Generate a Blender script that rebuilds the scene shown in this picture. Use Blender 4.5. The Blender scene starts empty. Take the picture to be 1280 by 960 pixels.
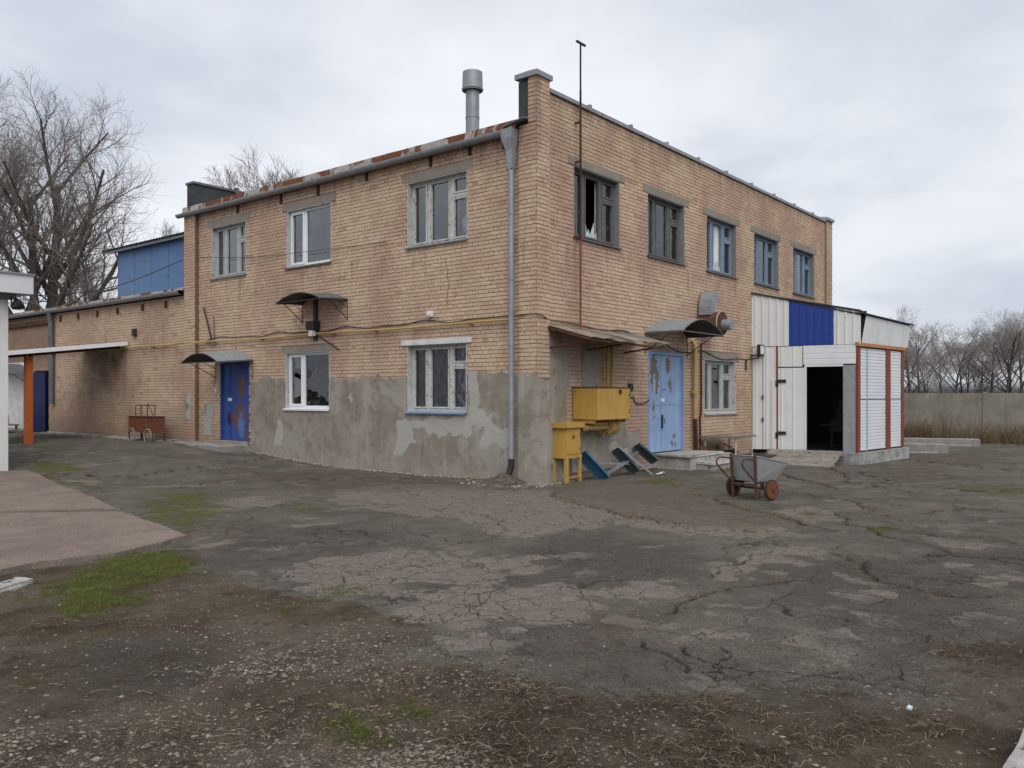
import bpy, bmesh, math, random
import numpy as np
from mathutils import Vector, Matrix
SC = bpy.context.scene
COL = SC.collection
R_ = math.radians
random.seed(7)
RNG = np.random.default_rng(11)

# ------------------------------------------------------------------ camera
FPX, CX, HY, EYE = 1046.0, 640.0, 494.0, 1.6
YAW = math.atan(850 / FPX)
FW = np.array([math.cos(YAW), math.sin(YAW)])
RT = np.array([math.sin(YAW), -math.cos(YAW)])
CAM = np.array([-11.974, -9.173])
cam = bpy.data.cameras.new('camera')
cam_o = bpy.data.objects.new('camera', cam); COL.objects.link(cam_o)
cam.sensor_width = 36.0
cam.lens = FPX / 1280 * 36
cam.shift_y = (HY - 480) / 1280
cam.clip_end = 2000
cam_o.location = (CAM[0], CAM[1], EYE)
cam_o.rotation_euler = (R_(90), 0, -math.atan2(FW[0], FW[1]))
SC.camera = cam_o

# ------------------------------------------------------------------ node mini language
class S:
    """a shader socket with arithmetic"""
    def __init__(s, t, k): s.t = t; s.k = k
    def _m(s, op, *a, clamp=False):
        n = s.t.nodes.new('ShaderNodeMath'); n.operation = op; n.use_clamp = clamp
        for i, x in enumerate((s,) + a):
            if isinstance(x, S): s.t.links.new(x.k, n.inputs[i])
            else: n.inputs[i].default_value = x
        return S(s.t, n.outputs[0])
    def __add__(s, o): return s._m('ADD', o)
    def __radd__(s, o): return s._m('ADD', o)
    def __sub__(s, o): return s._m('SUBTRACT', o)
    def __rsub__(s, o): return (s * -1.0) + o
    def __mul__(s, o): return s._m('MULTIPLY', o)
    def __rmul__(s, o): return s._m('MULTIPLY', o)
    def __truediv__(s, o): return s._m('DIVIDE', o)
    def mx(s, o): return s._m('MAXIMUM', o)
    def mn(s, o): return s._m('MINIMUM', o)
    def pw(s, o): return s._m('POWER', o)
    def ab(s): return s._m('ABSOLUTE')
    def gt(s, o): return s._m('GREATER_THAN', o)
    def ss(s, a, b):
        n = s.t.nodes.new('ShaderNodeMapRange'); n.interpolation_type = 'SMOOTHSTEP'
        s.t.links.new(s.k, n.inputs[0]); n.inputs[1].default_value = a; n.inputs[2].default_value = b
        return S(s.t, n.outputs[0])
    def xyz(s):
        n = s.t.nodes.new('ShaderNodeSeparateXYZ'); s.t.links.new(s.k, n.inputs[0])
        return [S(s.t, n.outputs[i]) for i in range(3)]
    def vmul(s, v):
        n = s.t.nodes.new('ShaderNodeVectorMath'); n.operation = 'MULTIPLY'
        s.t.links.new(s.k, n.inputs[0]); n.inputs[1].default_value = v
        return S(s.t, n.outputs[0])
    def vadd(s, v):
        n = s.t.nodes.new('ShaderNodeVectorMath'); n.operation = 'ADD'
        s.t.links.new(s.k, n.inputs[0])
        if isinstance(v, S): s.t.links.new(v.k, n.inputs[1])
        else: n.inputs[1].default_value = v
        return S(s.t, n.outputs[0])
class T:
    def __init__(s, name):
        s.m = bpy.data.materials.new(name); s.m.use_nodes = True
        s.t = s.m.node_tree; s.t.nodes.clear()
        s.out = s.t.nodes.new('ShaderNodeOutputMaterial')
    def geo(s, k='Position'):
        return S(s.t, s.t.nodes.new('ShaderNodeNewGeometry').outputs[k])
    def obj(s):
        return S(s.t, s.t.nodes.new('ShaderNodeTexCoord').outputs['Object'])
    def attr(s, n, k='Fac'):
        a = s.t.nodes.new('ShaderNodeAttribute'); a.attribute_name = n
        return S(s.t, a.outputs[k])
    def noise(s, v, sc, det=3, ro=.55, dist=0, col=False):
        n = s.t.nodes.new('ShaderNodeTexNoise'); s.t.links.new(v.k, n.inputs['Vector'])
        n.inputs['Scale'].default_value = sc; n.inputs['Detail'].default_value = det
        n.inputs['Roughness'].default_value = ro; n.inputs['Distortion'].default_value = dist
        return S(s.t, n.outputs['Color' if col else 'Fac'])
    def voro(s, v, sc, feat='F1', rnd=1.0, k='Distance'):
        n = s.t.nodes.new('ShaderNodeTexVoronoi'); n.feature = feat
        s.t.links.new(v.k, n.inputs['Vector']); n.inputs['Scale'].default_value = sc
        n.inputs['Randomness'].default_value = rnd
        return S(s.t, n.outputs[k])
    def mix(s, f, a, b):
        n = s.t.nodes.new('ShaderNodeMix'); n.data_type = 'RGBA'
        for i, x in ((0, f), (6, a), (7, b)):
            if isinstance(x, S): s.t.links.new(x.k, n.inputs[i])
            elif i: n.inputs[i].default_value = (*x, 1) if len(x) == 3 else x
            else: n.inputs[i].default_value = x
        return S(s.t, n.outputs[2])
    def scale(s, c, f):
        n = s.t.nodes.new('ShaderNodeVectorMath'); n.operation = 'SCALE'
        s.t.links.new(c.k, n.inputs[0])
        if isinstance(f, S): s.t.links.new(f.k, n.inputs[3])
        else: n.inputs[3].default_value = f
        return S(s.t, n.outputs[0])
    def bump(s, h, dist=.01, st=1.0):
        n = s.t.nodes.new('ShaderNodeBump'); s.t.links.new(h.k, n.inputs['Height'])
        n.inputs['Distance'].default_value = dist; n.inputs['Strength'].default_value = st
        return S(s.t, n.outputs[0])
    def bsdf(s, c, rough=.8, metal=0, bump=None, spec=.3, alpha=None):
        n = s.t.nodes.new('ShaderNodeBsdfPrincipled')
        for nm, x in (('Base Color', c), ('Roughness', rough), ('Metallic', metal)):
            if isinstance(x, S): s.t.links.new(x.k, n.inputs[nm])
            elif nm == 'Base Color': n.inputs[nm].default_value = (*x, 1)
            else: n.inputs[nm].default_value = x
        n.inputs['Specular IOR Level'].default_value = spec
        if bump is not None: s.t.links.new(bump.k, n.inputs['Normal'])
        s.t.links.new(n.outputs[0], s.out.inputs[0])
        return s.m

# ------------------------------------------------------------------ sky and sun
SUN_EL, SUN_DIR = R_(48), np.array([-.64, -.77])       # the bright part of the overcast lies behind the camera
w = bpy.data.worlds.new('World'); SC.world = w; w.use_nodes = True
nt = w.node_tree; nt.nodes.clear()
wo = nt.nodes.new('ShaderNodeOutputWorld')
sky = nt.nodes.new('ShaderNodeTexSky'); sky.sky_type = 'NISHITA'; sky.sun_disc = False
sky.sun_elevation = SUN_EL; sky.sun_rotation = math.atan2(SUN_DIR[0], SUN_DIR[1])
WT = T.__new__(T); WT.t = nt
dirv = S(nt, nt.nodes.new('ShaderNodeTexCoord').outputs['Generated'])
dx, dy, dz = dirv.xyz()
den = dz.mx(0.0) + 0.16
cmb = nt.nodes.new('ShaderNodeCombineXYZ')
nt.links.new((dx / den).k, cmb.inputs[0]); nt.links.new((dy / den).k, cmb.inputs[1])
pl = S(nt, cmb.outputs[0])
wv = WT.noise(pl.vadd((3.1, 7.7, 0)), .55, 3, .5, .3)
n1 = WT.noise(pl.vadd((0.6, 2.4, 0)), .62, 5, .52, .35)
n2 = WT.noise(pl.vadd((11.3, 4.2, 0)), 1.5, 4, .5, .2)
cl = (n1 * .78 + n2 * .22).ss(.40, .60)
# low in the east the cloud base is a grayer blue
east = ((dx * .86 - dy * .51)).ss(.35, 1.0) * (1.0 - dz.ss(.03, .34)) + ((dx * .86 - dy * .51)).ss(.25, .9) * dz.ss(.22, .42) * .75
cloud = WT.mix(cl, (.475, .512, .585), (.715, .733, .768))
cloud = WT.mix(east * .7, cloud, (.455, .495, .565))
bg1 = nt.nodes.new('ShaderNodeBackground'); nt.links.new(sky.outputs[0], bg1.inputs[0]); bg1.inputs[1].default_value = .09
bg2 = nt.nodes.new('ShaderNodeBackground'); nt.links.new(cloud.k, bg2.inputs[0]); bg2.inputs[1].default_value = 1.0
mx = nt.nodes.new('ShaderNodeMixShader'); mx.inputs[0].default_value = .94
nt.links.new(bg1.outputs[0], mx.inputs[1]); nt.links.new(bg2.outputs[0], mx.inputs[2])
nt.links.new(mx.outputs[0], wo.inputs[0])
sun = bpy.data.lights.new('sun', 'SUN'); sun.energy = 1.5; sun.angle = R_(55); sun.color = (1, .965, .91)
sun_o = bpy.data.objects.new('sun', sun); COL.objects.link(sun_o)
sv = Vector((SUN_DIR[0] * math.cos(SUN_EL), SUN_DIR[1] * math.cos(SUN_EL), math.sin(SUN_EL)))
sun_o.rotation_euler = sv.to_track_quat('Z', 'Y').to_euler()
sun_o.location = (-30, -30, 40)
SC.view_settings.view_transform = 'Standard'; SC.view_settings.look = 'None'
SC.view_settings.exposure = .40; SC.view_settings.gamma = 1
SC.render.engine = 'CYCLES'
SC.cycles.max_bounces = 6; SC.cycles.diffuse_bounces = 3; SC.cycles.transparent_max_bounces = 12
SC.cycles.use_denoising = True

# ------------------------------------------------------------------ numpy helpers
def _h(ix, iy, seed):
    n = (ix.astype(np.int64) * 374761393 + iy.astype(np.int64) * 668265263 + seed * 974634777) & 0xffffffff
    n = ((n ^ (n >> 13)) * 1274126177) & 0xffffffff
    n = (n ^ (n >> 16)) & 0xffffffff
    return n / 4294967295.0
def vnoise(x, y, seed=0):
    ix = np.floor(x); iy = np.floor(y); fx = x - ix; fy = y - iy
    fx = fx * fx * (3 - 2 * fx); fy = fy * fy * (3 - 2 * fy)
    ix = ix.astype(np.int64); iy = iy.astype(np.int64)
    a = _h(ix, iy, seed); b = _h(ix + 1, iy, seed); c = _h(ix, iy + 1, seed); d = _h(ix + 1, iy + 1, seed)
    return (a + (b - a) * fx) + ((c + (d - c) * fx) - (a + (b - a) * fx)) * fy
def fbm(x, y, sc, o=4, seed=0, g=.5):
    v = 0; a = 1; t = 0
    for i in range(o):
        v = v + a * vnoise(x * sc, y * sc, seed + i * 17); t += a; a *= g; sc *= 2.03
    return v / t
def sms(a, b, x):
    t = np.clip((x - a) / (b - a), 0, 1); return t * t * (3 - 2 * t)
def gh(x, y):
    """the height of the yard's ground: it rises towards the annex and dips by the shed"""
    x = np.asarray(x, float); y = np.asarray(y, float)
    return .36 * sms(4.5, 12, y) * sms(-7, -.5, x) - .17 * sms(6, 10.5, x) * sms(0.5, -1.5, y)
def gp(u, v):
    d = FW + RT * (u - CX) / FPX; k = (HY - v) / FPX; z = 0.
    for _ in range(12):
        t = (z - EYE) / k; p = CAM + d * t; z = float(gh(p[0], p[1]))
    return (p[0], p[1])
def gpl(*pts): return np.array([gp(*p) for p in pts])
def px_of(x, y, z):
    vx, vy = x - CAM[0], y - CAM[1]
    d = vx * FW[0] + vy * FW[1]
    return CX + FPX * (vx * RT[0] + vy * RT[1]) / d, HY - FPX * (z - EYE) / d, d

# ------------------------------------------------------------------ mesh helpers
class MB:
    def __init__(s): s.v = []; s.f = []; s.sm = []
    def add(s, vs, fs, smooth=False):
        b = len(s.v); s.v += [tuple(p) for p in vs]
        s.f += [tuple(b + i for i in f) for f in fs]; s.sm += [smooth] * len(fs); return s
    def box(s, x0, x1, y0, y1, z0, z1, j=0):
        vs = [(x, y, z) for z in (z0, z1) for y in (y0, y1) for x in (x0, x1)]
        if j: vs = [tuple(c + random.uniform(-j, j) for c in p) for p in vs]
        return s.add(vs, [(0, 2, 3, 1), (4, 5, 7, 6), (0, 1, 5, 4), (2, 6, 7, 3), (0, 4, 6, 2), (1, 3, 7, 5)])
    def bar(s, p, q, w, h, up=(0, 0, 1)):
        p = Vector(p); q = Vector(q); d = (q - p).normalized(); up = Vector(up)
        if abs(d.dot(up)) > .95: up = Vector((1, 0, 0)) if abs(d.x) < .9 else Vector((0, 1, 0))
        a = d.cross(up).normalized(); b = a.cross(d)
        vs = [c + a * sx * w / 2 + b * sz * h / 2 for c in (p, q) for sx, sz in ((-1, -1), (1, -1), (1, 1), (-1, 1))]
        return s.add(vs, [(0, 1, 2, 3), (7, 6, 5, 4), (0, 4, 5, 1), (1, 5, 6, 2), (2, 6, 7, 3), (3, 7, 4, 0)])
    def tube(s, pts, r, n=10, cap=True, smooth=True):
        pts = [Vector(p) for p in pts]; rs = r if isinstance(r, (list, tuple)) else [r] * len(pts)
        vs = []; fs = []; a = None
        for i, p in enumerate(pts):
            d = ((pts[min(i + 1, len(pts) - 1)] - pts[max(i - 1, 0)])).normalized()
            if a is None:
                a = d.cross(Vector((0, 0, 1)) if abs(d.z) < .9 else Vector((1, 0, 0))).normalized()
            else: a = (a - d * a.dot(d)).normalized()
            b = d.cross(a)
            vs += [p + (a * math.cos(2 * math.pi * k / n) + b * math.sin(2 * math.pi * k / n)) * rs[i] for k in range(n)]
        for i in range(len(pts) - 1):
            for k in range(n):
                k2 = (k + 1) % n
                fs.append((i * n + k, i * n + k2, (i + 1) * n + k2, (i + 1) * n + k))
        s.add(vs, fs, smooth)
        if cap:
            m = (len(pts) - 1) * n
            b0 = len(s.v) - len(vs)
            s.f += [tuple(b0 + k for k in reversed(range(n))), tuple(b0 + m + k for k in range(n))]; s.sm += [False, False]
        return s
    def sheet(s, g, th=.01):
        """thick sheet from a grid of points g[i][j]"""
        g = [[Vector(p) for p in r] for r in g]; nr, nc = len(g), len(g[0])
        a = (g[-1][0] - g[0][0]).cross(g[0][-1] - g[0][0]).normalized() * th
        vs = [p for r in g for p in r] + [p + a for r in g for p in r]; o = nr * nc; fs = []
        for i in range(nr - 1):
            for j in range(nc - 1):
                q = (i * nc + j, i * nc + j + 1, (i + 1) * nc + j + 1, (i + 1) * nc + j)
                fs += [q, tuple(o + k for k in reversed(q))]
        for j in range(nc - 1):
            fs += [(j + 1, j, o + j, o + j + 1), ((nr - 1) * nc + j, (nr - 1) * nc + j + 1, o + (nr - 1) * nc + j + 1, o + (nr - 1) * nc + j)]
        for i in range(nr - 1):
            fs += [(i * nc, (i + 1) * nc, o + (i + 1) * nc, o + i * nc), ((i + 1) * nc + nc - 1, i * nc + nc - 1, o + i * nc + nc - 1, o + (i + 1) * nc + nc - 1)]
        return s.add(vs, fs)
    def build(s, name, mat, parent=None, mw=None, **kw):
        me = bpy.data.meshes.new(name); me.from_pydata(s.v, [], s.f); me.polygons.foreach_set('use_smooth', s.sm)
        me.materials.append(mat); me.update()
        if any(s.sm): me.set_sharp_from_angle(angle=R_(40))
        return link(name, me, parent, mw, **kw)
def link(name, data, parent=None, mw=None, **kw):
    o = bpy.data.objects.new(name, data); COL.objects.link(o)
    if mw is not None: o.matrix_basis = mw
    if parent is not None: o.parent = parent
    for k, v in kw.items(): o[k] = v
    return o
def thing(name, label, cat, loc=(0, 0, 0), rz=0, group=None):
    o = bpy.data.objects.new(name, None); COL.objects.link(o); o.location = loc; o.rotation_euler = (0, 0, rz)
    o.empty_display_size = .2; o['label'] = label; o['category'] = cat
    if group: o['group'] = group
    return o
def np_mesh(name, verts, quads, mat, parent=None, fattr=None, pattr=None, smooth=False, **kw):
    """verts (n,3), faces (m,k) as numpy arrays"""
    me = bpy.data.meshes.new(name); n, m, k = len(verts), len(quads), quads.shape[1]
    me.vertices.add(n); me.vertices.foreach_set('co', np.ascontiguousarray(verts, np.float32).ravel())
    me.loops.add(m * k); me.loops.foreach_set('vertex_index', np.ascontiguousarray(quads, np.int32).ravel())
    me.polygons.add(m); me.polygons.foreach_set('loop_start', np.arange(0, m * k, k, dtype=np.int32))
    me.polygons.foreach_set('loop_total', np.full(m, k, np.int32))
    me.update(calc_edges=True); me.validate()
    me.polygons.foreach_set('use_smooth', np.full(len(me.polygons), smooth))
    for nm, a in (fattr or {}).items():
        at = me.attributes.new(nm, 'FLOAT', 'FACE'); at.data.foreach_set('value', np.ascontiguousarray(a, np.float32))
    for nm, a in (pattr or {}).items():
        at = me.attributes.new(nm, 'FLOAT', 'POINT'); at.data.foreach_set('value', np.ascontiguousarray(a, np.float32))
    me.materials.append(mat)
    return link(name, me, parent, **kw)
def frame(o, U, N):
    """local u (to the right seen from outside), n (outwards), z (up)"""
    U = Vector(U); N = Vector(N); Z = Vector((0, 0, 1))
    return Matrix(((U.x, N.x, Z.x, o[0]), (U.y, N.y, Z.y, o[1]), (U.z, N.z, Z.z, o[2]), (0, 0, 0, 1)))
def on_left(y, z, x=0): return frame((x, y, z), (0, -1, 0), (-1, 0, 0))
def on_right(x, z, y=0): return frame((x, y, z), (1, 0, 0), (0, -1, 0))

# ------------------------------------------------------------------ materials
def worn(name, c, c2=None, amt=.5, sc=3, rough=.75, metal=0, rust=None, rust_amt=0, rsc=4, bmp=.004, bsc=40, streak=0, spec=.3, chips=None, chip_amt=0, csc=14):
    if rough >= .8: spec = .06
    t = T(name); p = t.geo(); c2 = c2 or tuple(x * .7 for x in c)
    n = t.noise(p, sc, 5, .6)
    col = t.mix(n.ss(.5 - amt * .5, .5 + amt * .5), c, c2)
    if streak:
        st = t.noise(p.vmul((9, 9, .7)), 1.0, 4, .6)
        col = t.mix(st.ss(.45, .75) * streak, col, tuple(x * .5 for x in c2))
    ro = n * .2 + (rough - .1)
    if chips:
        k = t.noise(p, csc, 5, .65, .4)
        col = t.mix(k.ss(.5 + (1 - chip_amt) * .2, .53 + (1 - chip_amt) * .2), col, chips)
    if rust:
        k = t.noise(p.vadd((5, 2, 9)), rsc, 6, .65, .5); lo = .62 - rust_amt * .3
        k2 = k.ss(lo, lo + .07)
        rc = t.mix(t.noise(p, 25, 3), rust, tuple(x * .5 for x in rust))
        col = t.mix(k2, col, rc)
        ro = ro + k2 * .15
        if metal: metal = (1.0 - k2) * metal
    b = t.bump(t.noise(p, bsc, 4, .6), bmp)
    return t.bsdf(col, ro, metal, b, spec)
M = {}
RUST = (.17, .055, .025)
M['galv'] = worn('galvanised', (.34, .36, .385), (.24, .255, .27), .8, 6, .55, .35, RUST, -.1, 5, .001, 30, .3)
M['galv_dark'] = worn('galvanised_dark', (.17, .18, .19), (.10, .105, .11), .8, 5, .6, .3, RUST, 0, 5, .001, 30)
M['flash'] = worn('rusty_flashing', (.42, .40, .37), (.28, .25, .22), .8, 5, .75, 0, (.20, .075, .035), .55, 2.2, .003, 30)
M['felt'] = worn('roofing_felt', (.075, .085, .085), (.045, .05, .05), .8, 4, .9, 0, None, 0, 4, .004, 60)
M['concrete'] = worn('concrete', (.33, .32, .30), (.20, .19, .175), .8, 3, .9, 0, None, 0, 4, .006, 50, .3)
M['concrete_pale'] = worn('concrete_pale', (.50, .49, .46), (.27, .26, .235), .7, 4, .9, 0, (.16, .14, .11), .12, 5, .008, 40, .35)
M['lintel'] = worn('lintel_concrete', (.31, .275, .235), (.22, .19, .16), .8, 5, .9, 0, None, 0, 4, .004, 60)
M['whitewash'] = worn('whitewash', (.74, .74, .74), (.5, .5, .5), .7, 5, .85, 0, None, 0, 4, .003, 50, .1)
M['reveal_white'] = worn('reveal_white', (.56, .57, .57), (.36, .36, .355), .8, 6, .9, 0, (.28, .25, .22), .15, 7, .004, 60)
M['reveal_grey'] = worn('reveal_grey', (.245, .245, .25), (.17, .165, .165), .8, 6, .9, 0, None, 0, 4, .003, 60)
def wood(name, c, c2, chip, amt): return worn(name, c, c2, .8, 7, .75, 0, None, 0, 4, .002, 60, .3, .3, chip, amt, 16)
M['wood_white'] = wood('flaking_white_wood', (.60, .61, .59), (.42, .42, .39), (.17, .135, .10), .55)
M['wood_grey'] = wood('weathered_grey_wood', (.155, .15, .148), (.10, .093, .09), (.30, .30, .30), .0)
M['wood_blue'] = wood('faded_blue_wood', (.20, .29, .40), (.22, .25, .28), (.15, .14, .13), .25)
M['wood_bluegrey'] = wood('bluegrey_wood', (.20, .28, .38), (.17, .21, .26), (.30, .31, .32), .15)
M['wood_offwhite'] = wood('offwhite_wood', (.50, .52, .50), (.36, .37, .36), (.2, .17, .14), .2)
M['pvc'] = worn('white_pvc', (.82, .83, .85), (.72, .73, .75), .8, 4, .35, 0, None, 0, 4, .0005, 20, 0, .5)
M['sill_metal'] = worn('sill_metal', (.20, .20, .205), (.12, .115, .11), .8, 8, .6, .2, RUST, -.1, 6, .001)
M['sill_blue'] = worn('sill_blue', (.17, .27, .44), (.28, .36, .46), .7, 10, .6, 0, None, 0, 4, .001)
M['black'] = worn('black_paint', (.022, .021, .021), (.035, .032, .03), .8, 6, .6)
M['cable'] = worn('black_cable', (.03, .028, .027), (.05, .045, .04), .8, 6, .7)
M['steel_rust'] = worn('rusted_steel', (.13, .065, .045), (.075, .04, .03), .9, 9, .85, 0, (.20, .10, .055), .2, 12, .002, 80)
M['red_steel'] = worn('red_oxide_steel', (.235, .062, .040), (.17, .05, .035), .8, 4, .65, 0, (.10, .04, .028), 0, 6, .001)
M['orange'] = worn('orange_paint', (.52, .135, .030), (.40, .10, .025), .8, 3, .55, 0, (.2, .06, .025), -.05, 5, .001)
M['orange_wood'] = worn('orange_wood', (.50, .24, .12), (.36, .16, .08), .8, 6, .8)
M['yellow'] = worn('yellow_paint', (.52, .32, .075), (.42, .25, .06), .8, 2.2, .6, 0, (.16, .08, .03), -.08, 7, .012, 3, .35)
M['yellow_pipe'] = worn('yellow_pipe_paint', (.50, .345, .12), (.38, .25, .085), .9, 4, .6, 0, (.16, .07, .03), .0, 5, .001)
M['brown_pipe'] = worn('brown_pipe', (.075, .04, .028), (.045, .027, .02), .8, 6, .8)
M['white_sheet'] = worn('white_sheet', (.70, .715, .71), (.60, .615, .605), .8, 1.5, .5, 0, (.30, .26, .21), -.14, 8, .006, 2.5, .16, .4)
M['wall_crack'] = worn('wall_crack', (.13, .085, .06), (.09, .06, .045), .8, 9, .95)
M['white_slats'] = worn('white_slats', (.72, .74, .77), (.62, .635, .66), .8, 1.5, .45, 0, None, 0, 4, .0008, 20, .08, .4)
M['blue_sheet'] = worn('blue_sheet', (.012, .040, .235), (.016, .050, .26), .8, 1.2, .4, 0, None, 0, 4, .0006, 20, 0, .4)
M['plinth'] = worn('plinth_concrete', (.46, .46, .45), (.20, .20, .19), .6, 3.5, .9, 0, (.10, .10, .095), .1, 5, .01, 30, .35)
M['kiosk'] = worn('kiosk_white', (.66, .68, .71), (.58, .60, .63), .8, 1, .5, 0, None, 0, 4, .0005, 20, .06)
M['white_plate'] = worn('white_plate', (.74, .74, .74), (.62, .62, .62), .8, 6, .6)
M['tub'] = worn('grey_tub_metal', (.33, .345, .35), (.25, .26, .26), .8, 5, .5, .3, (.30, .26, .22), .05, 7, .002, 20, .15)
M['tyre'] = worn('worn_tyre', (.045, .03, .025), (.075, .048, .036), .8, 8, .9)
M['rust_disc'] = worn('rust_disc', (.19, .078, .042), (.13, .055, .034), .8, 12, .85, 0, (.12, .04, .03), .2, 14, .002)
M['plank'] = worn('old_plank', (.24, .215, .185), (.13, .115, .10), .8, 6, .9, 0, None, 0, 4, .004, 50, .3)
M['plank_pale'] = worn('pale_plank', (.36, .33, .29), (.17, .15, .13), .7, 5, .9, 0, (.11, .08, .06), .15, 6, .004, 50, .3)
M['shelter'] = worn('old_shelter_sheet', (.24, .215, .18), (.13, .11, .09), .8, 5, .9, 0, (.10, .055, .035), .15, 5, .003)
M['shelter2'] = worn('pale_shelter_sheet', (.33, .295, .25), (.19, .16, .125), .8, 4, .9, 0, (.13, .08, .05), .2, 4, .003)
M['steel_dark'] = worn('dark_steel', (.055, .05, .048), (.085, .07, .06), .8, 4, .8)
M['cardboard'] = worn('cardboard', (.34, .175, .09), (.26, .13, .07), .8, 3, .85)
M['blue_leg'] = worn('blue_bench_paint', (.035, .11, .20), (.05, .13, .20), .8, 4, .7, 0, (.03, .04, .045), .1, 6, .002)
M['slate_leg'] = worn('slate_bench_paint', (.07, .10, .115), (.05, .065, .07), .8, 5, .7, 0, (.12, .09, .07), .1, 6, .002)
M['bark'] = worn('bark', (.115, .10, .088), (.07, .06, .052), .9, 5, .95, 0, None, 0, 4, .02, 14)
M['twig'] = worn('twig', (.25, .215, .195), (.17, .148, .135), .9, 2, .95)
M['twig_pale'] = worn('twig_pale', (.30, .27, .25), (.22, .2, .185), .9, 2, .95)
M['twig_far'] = worn('twig_far', (.16, .14, .125), (.11, .098, .09), .9, 2, .95)
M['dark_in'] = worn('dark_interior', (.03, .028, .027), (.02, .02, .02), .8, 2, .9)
M['inner'] = worn('inner_plaster', (.075, .07, .065), (.05, .047, .045), .8, 2, .9)
M['curtain'] = worn('curtain_cloth', (.78, .80, .79), (.62, .65, .65), .8, 3, .9, 0, None, 0, 4, .01, 9, .3)
M['fence'] = worn('fence_concrete', (.36, .33, .275), (.19, .175, .145), .8, 1.2, .95, 0, None, 0, 4, .01, 20, .4)
t = T('apron_concrete'); p = t.geo(); n = t.noise(p, 1.1, 6, .65, .4); f = t.noise(p, 26, 5, .7); g_ = t.noise(p, 120, 3, .7)
c = t.mix(n.ss(.30, .70), (.240, .190, .158), (.175, .143, .122)); c = t.mix(t.noise(p.vadd((4, 1, 2)), 3.5, 6, .7).ss(.50, .66) * .5, c, (.15, .13, .115)); c = t.scale(c, t.voro(p, 95, 'F1', 1, 'Color').xyz()[0] * .6 + .7)
c = t.mix(f.ss(.5, .75) * .45, c, (.105, .088, .072)); c = t.mix(g_.ss(.58, .7) * .4, c, (.30, .26, .21)); M['slab'] = t.bsdf(c, .95, 0, t.bump(f + g_ * .5, .006), .0)

# bricks
t = T('tan_brick'); p = t.geo(); rnd = t.attr('rnd')
px_, py_, pz_ = p.xyz()
c = t.mix(rnd.ss(.0, .5), (.505, .362, .252), (.555, .408, .294))
c = t.mix(rnd.ss(.55, .95), c, (.585, .440, .320))
c = t.mix(rnd.gt(.975), c, (.42, .285, .205))
big = t.noise(p, .55, 4, .6)
c = t.mix(big.ss(.45, .60) * .7, c, (.43, .280, .215))
c = t.mix(t.noise(p.vadd((2, 7, 5)), 1.6, 5, .7, .4).ss(.54, .66) * .5, c, (.62, .475, .36))
c = t.mix(t.noise(p.vadd((9, 4, 1)), .9, 5, .65).ss(.55, .75) * .35, c, (.31, .205, .145))
st = t.noise(p.vmul((5, 5, .45)), 1.0, 4, .6)
c = t.mix(st.ss(.56, .78) * .38, c, (.21, .135, .10))
shade_dirt = t.noise(p, 2.2, 4, .6)
canopy_shade = (py_ - 15.0).ss(0, .35) * (1.0 - py_.ss(17.2, 20)) * pz_.ss(.7, 1.9) * (1.0 - pz_.ss(2.9, 3.2)) * (1.0 - (px_.ab()).ss(.2, .3))
c = t.mix(canopy_shade * shade_dirt.ss(.2, .7) * .32, c, (.12, .088, .066))  # soft shade under the annex canopy, painted into the brick colour
# rain-washed dirt below the gutter and the parapet cap
eav = pz_.ss(5.7, 6.5) * (1.0 - px_.ss(.0, .1)) + pz_.ss(6.7, 7.3) * px_.ss(.2, .4)
c = t.mix(eav * (shade_dirt * .5 + st).ss(.55, .95) * .6, c, (.20, .128, .09))
# runs below the window sills
sl = (1.0 - pz_.ss(4.45, 4.6)).mn(pz_.ss(3.5, 4.5))
c = t.mix(sl * t.noise(p.vmul((7, 7, .3)), 1.0, 4, .6).ss(.52, .66) * .5, c, (.24, .155, .115))
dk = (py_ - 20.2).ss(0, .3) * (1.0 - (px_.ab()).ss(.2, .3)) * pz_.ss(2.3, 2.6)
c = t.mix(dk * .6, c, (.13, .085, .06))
# dirt at the foot of the walls
c = t.mix((1.0 - (pz_ + (shade_dirt - .5) * .8).ss(.1, .95)) * .4, c, (.16, .12, .09))
ef = t.noise(p.vmul((1, 1, .55)).vadd((3, 8, 2)), 1.3, 6, .72, .6)
c = t.mix(ef.ss(.60, .70) * .5, c, (.60, .53, .45))
c = t.mix(t.noise(p.vadd((8, 2, 6)), .38, 5, .65).ss(.50, .66) * .35, c, (.37, .245, .18))
c = t.mix((1.0 - (pz_ + (shade_dirt - .5) * 1.2).ss(.4, 1.5)) * py_.ss(11.0, 12.5) * .45, c, (.22, .16, .12))
bm = t.noise(p, 60, 5, .65) + t.noise(p, 14, 3) * .6
M['brick'] = t.bsdf(c, .9, 0, t.bump(bm, .006), .05)
t = T('mortar'); p = t.geo()
c = t.mix(t.noise(p, 3, 5), (.175, .126, .090), (.27, .205, .155))
M['mortar'] = t.bsdf(c, .95, 0, t.bump(t.noise(p, 70, 4), .004), .2)
t = T('dark_brick'); p = t.geo(); rnd = t.attr('rnd')
c = t.mix(t.noise(p, 3, 5), (.16, .085, .05), (.24, .14, .085))
M['brick_dark'] = t.bsdf(c, .9, 0, t.bump(t.noise(p, 60, 4), .004), .2)
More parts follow.
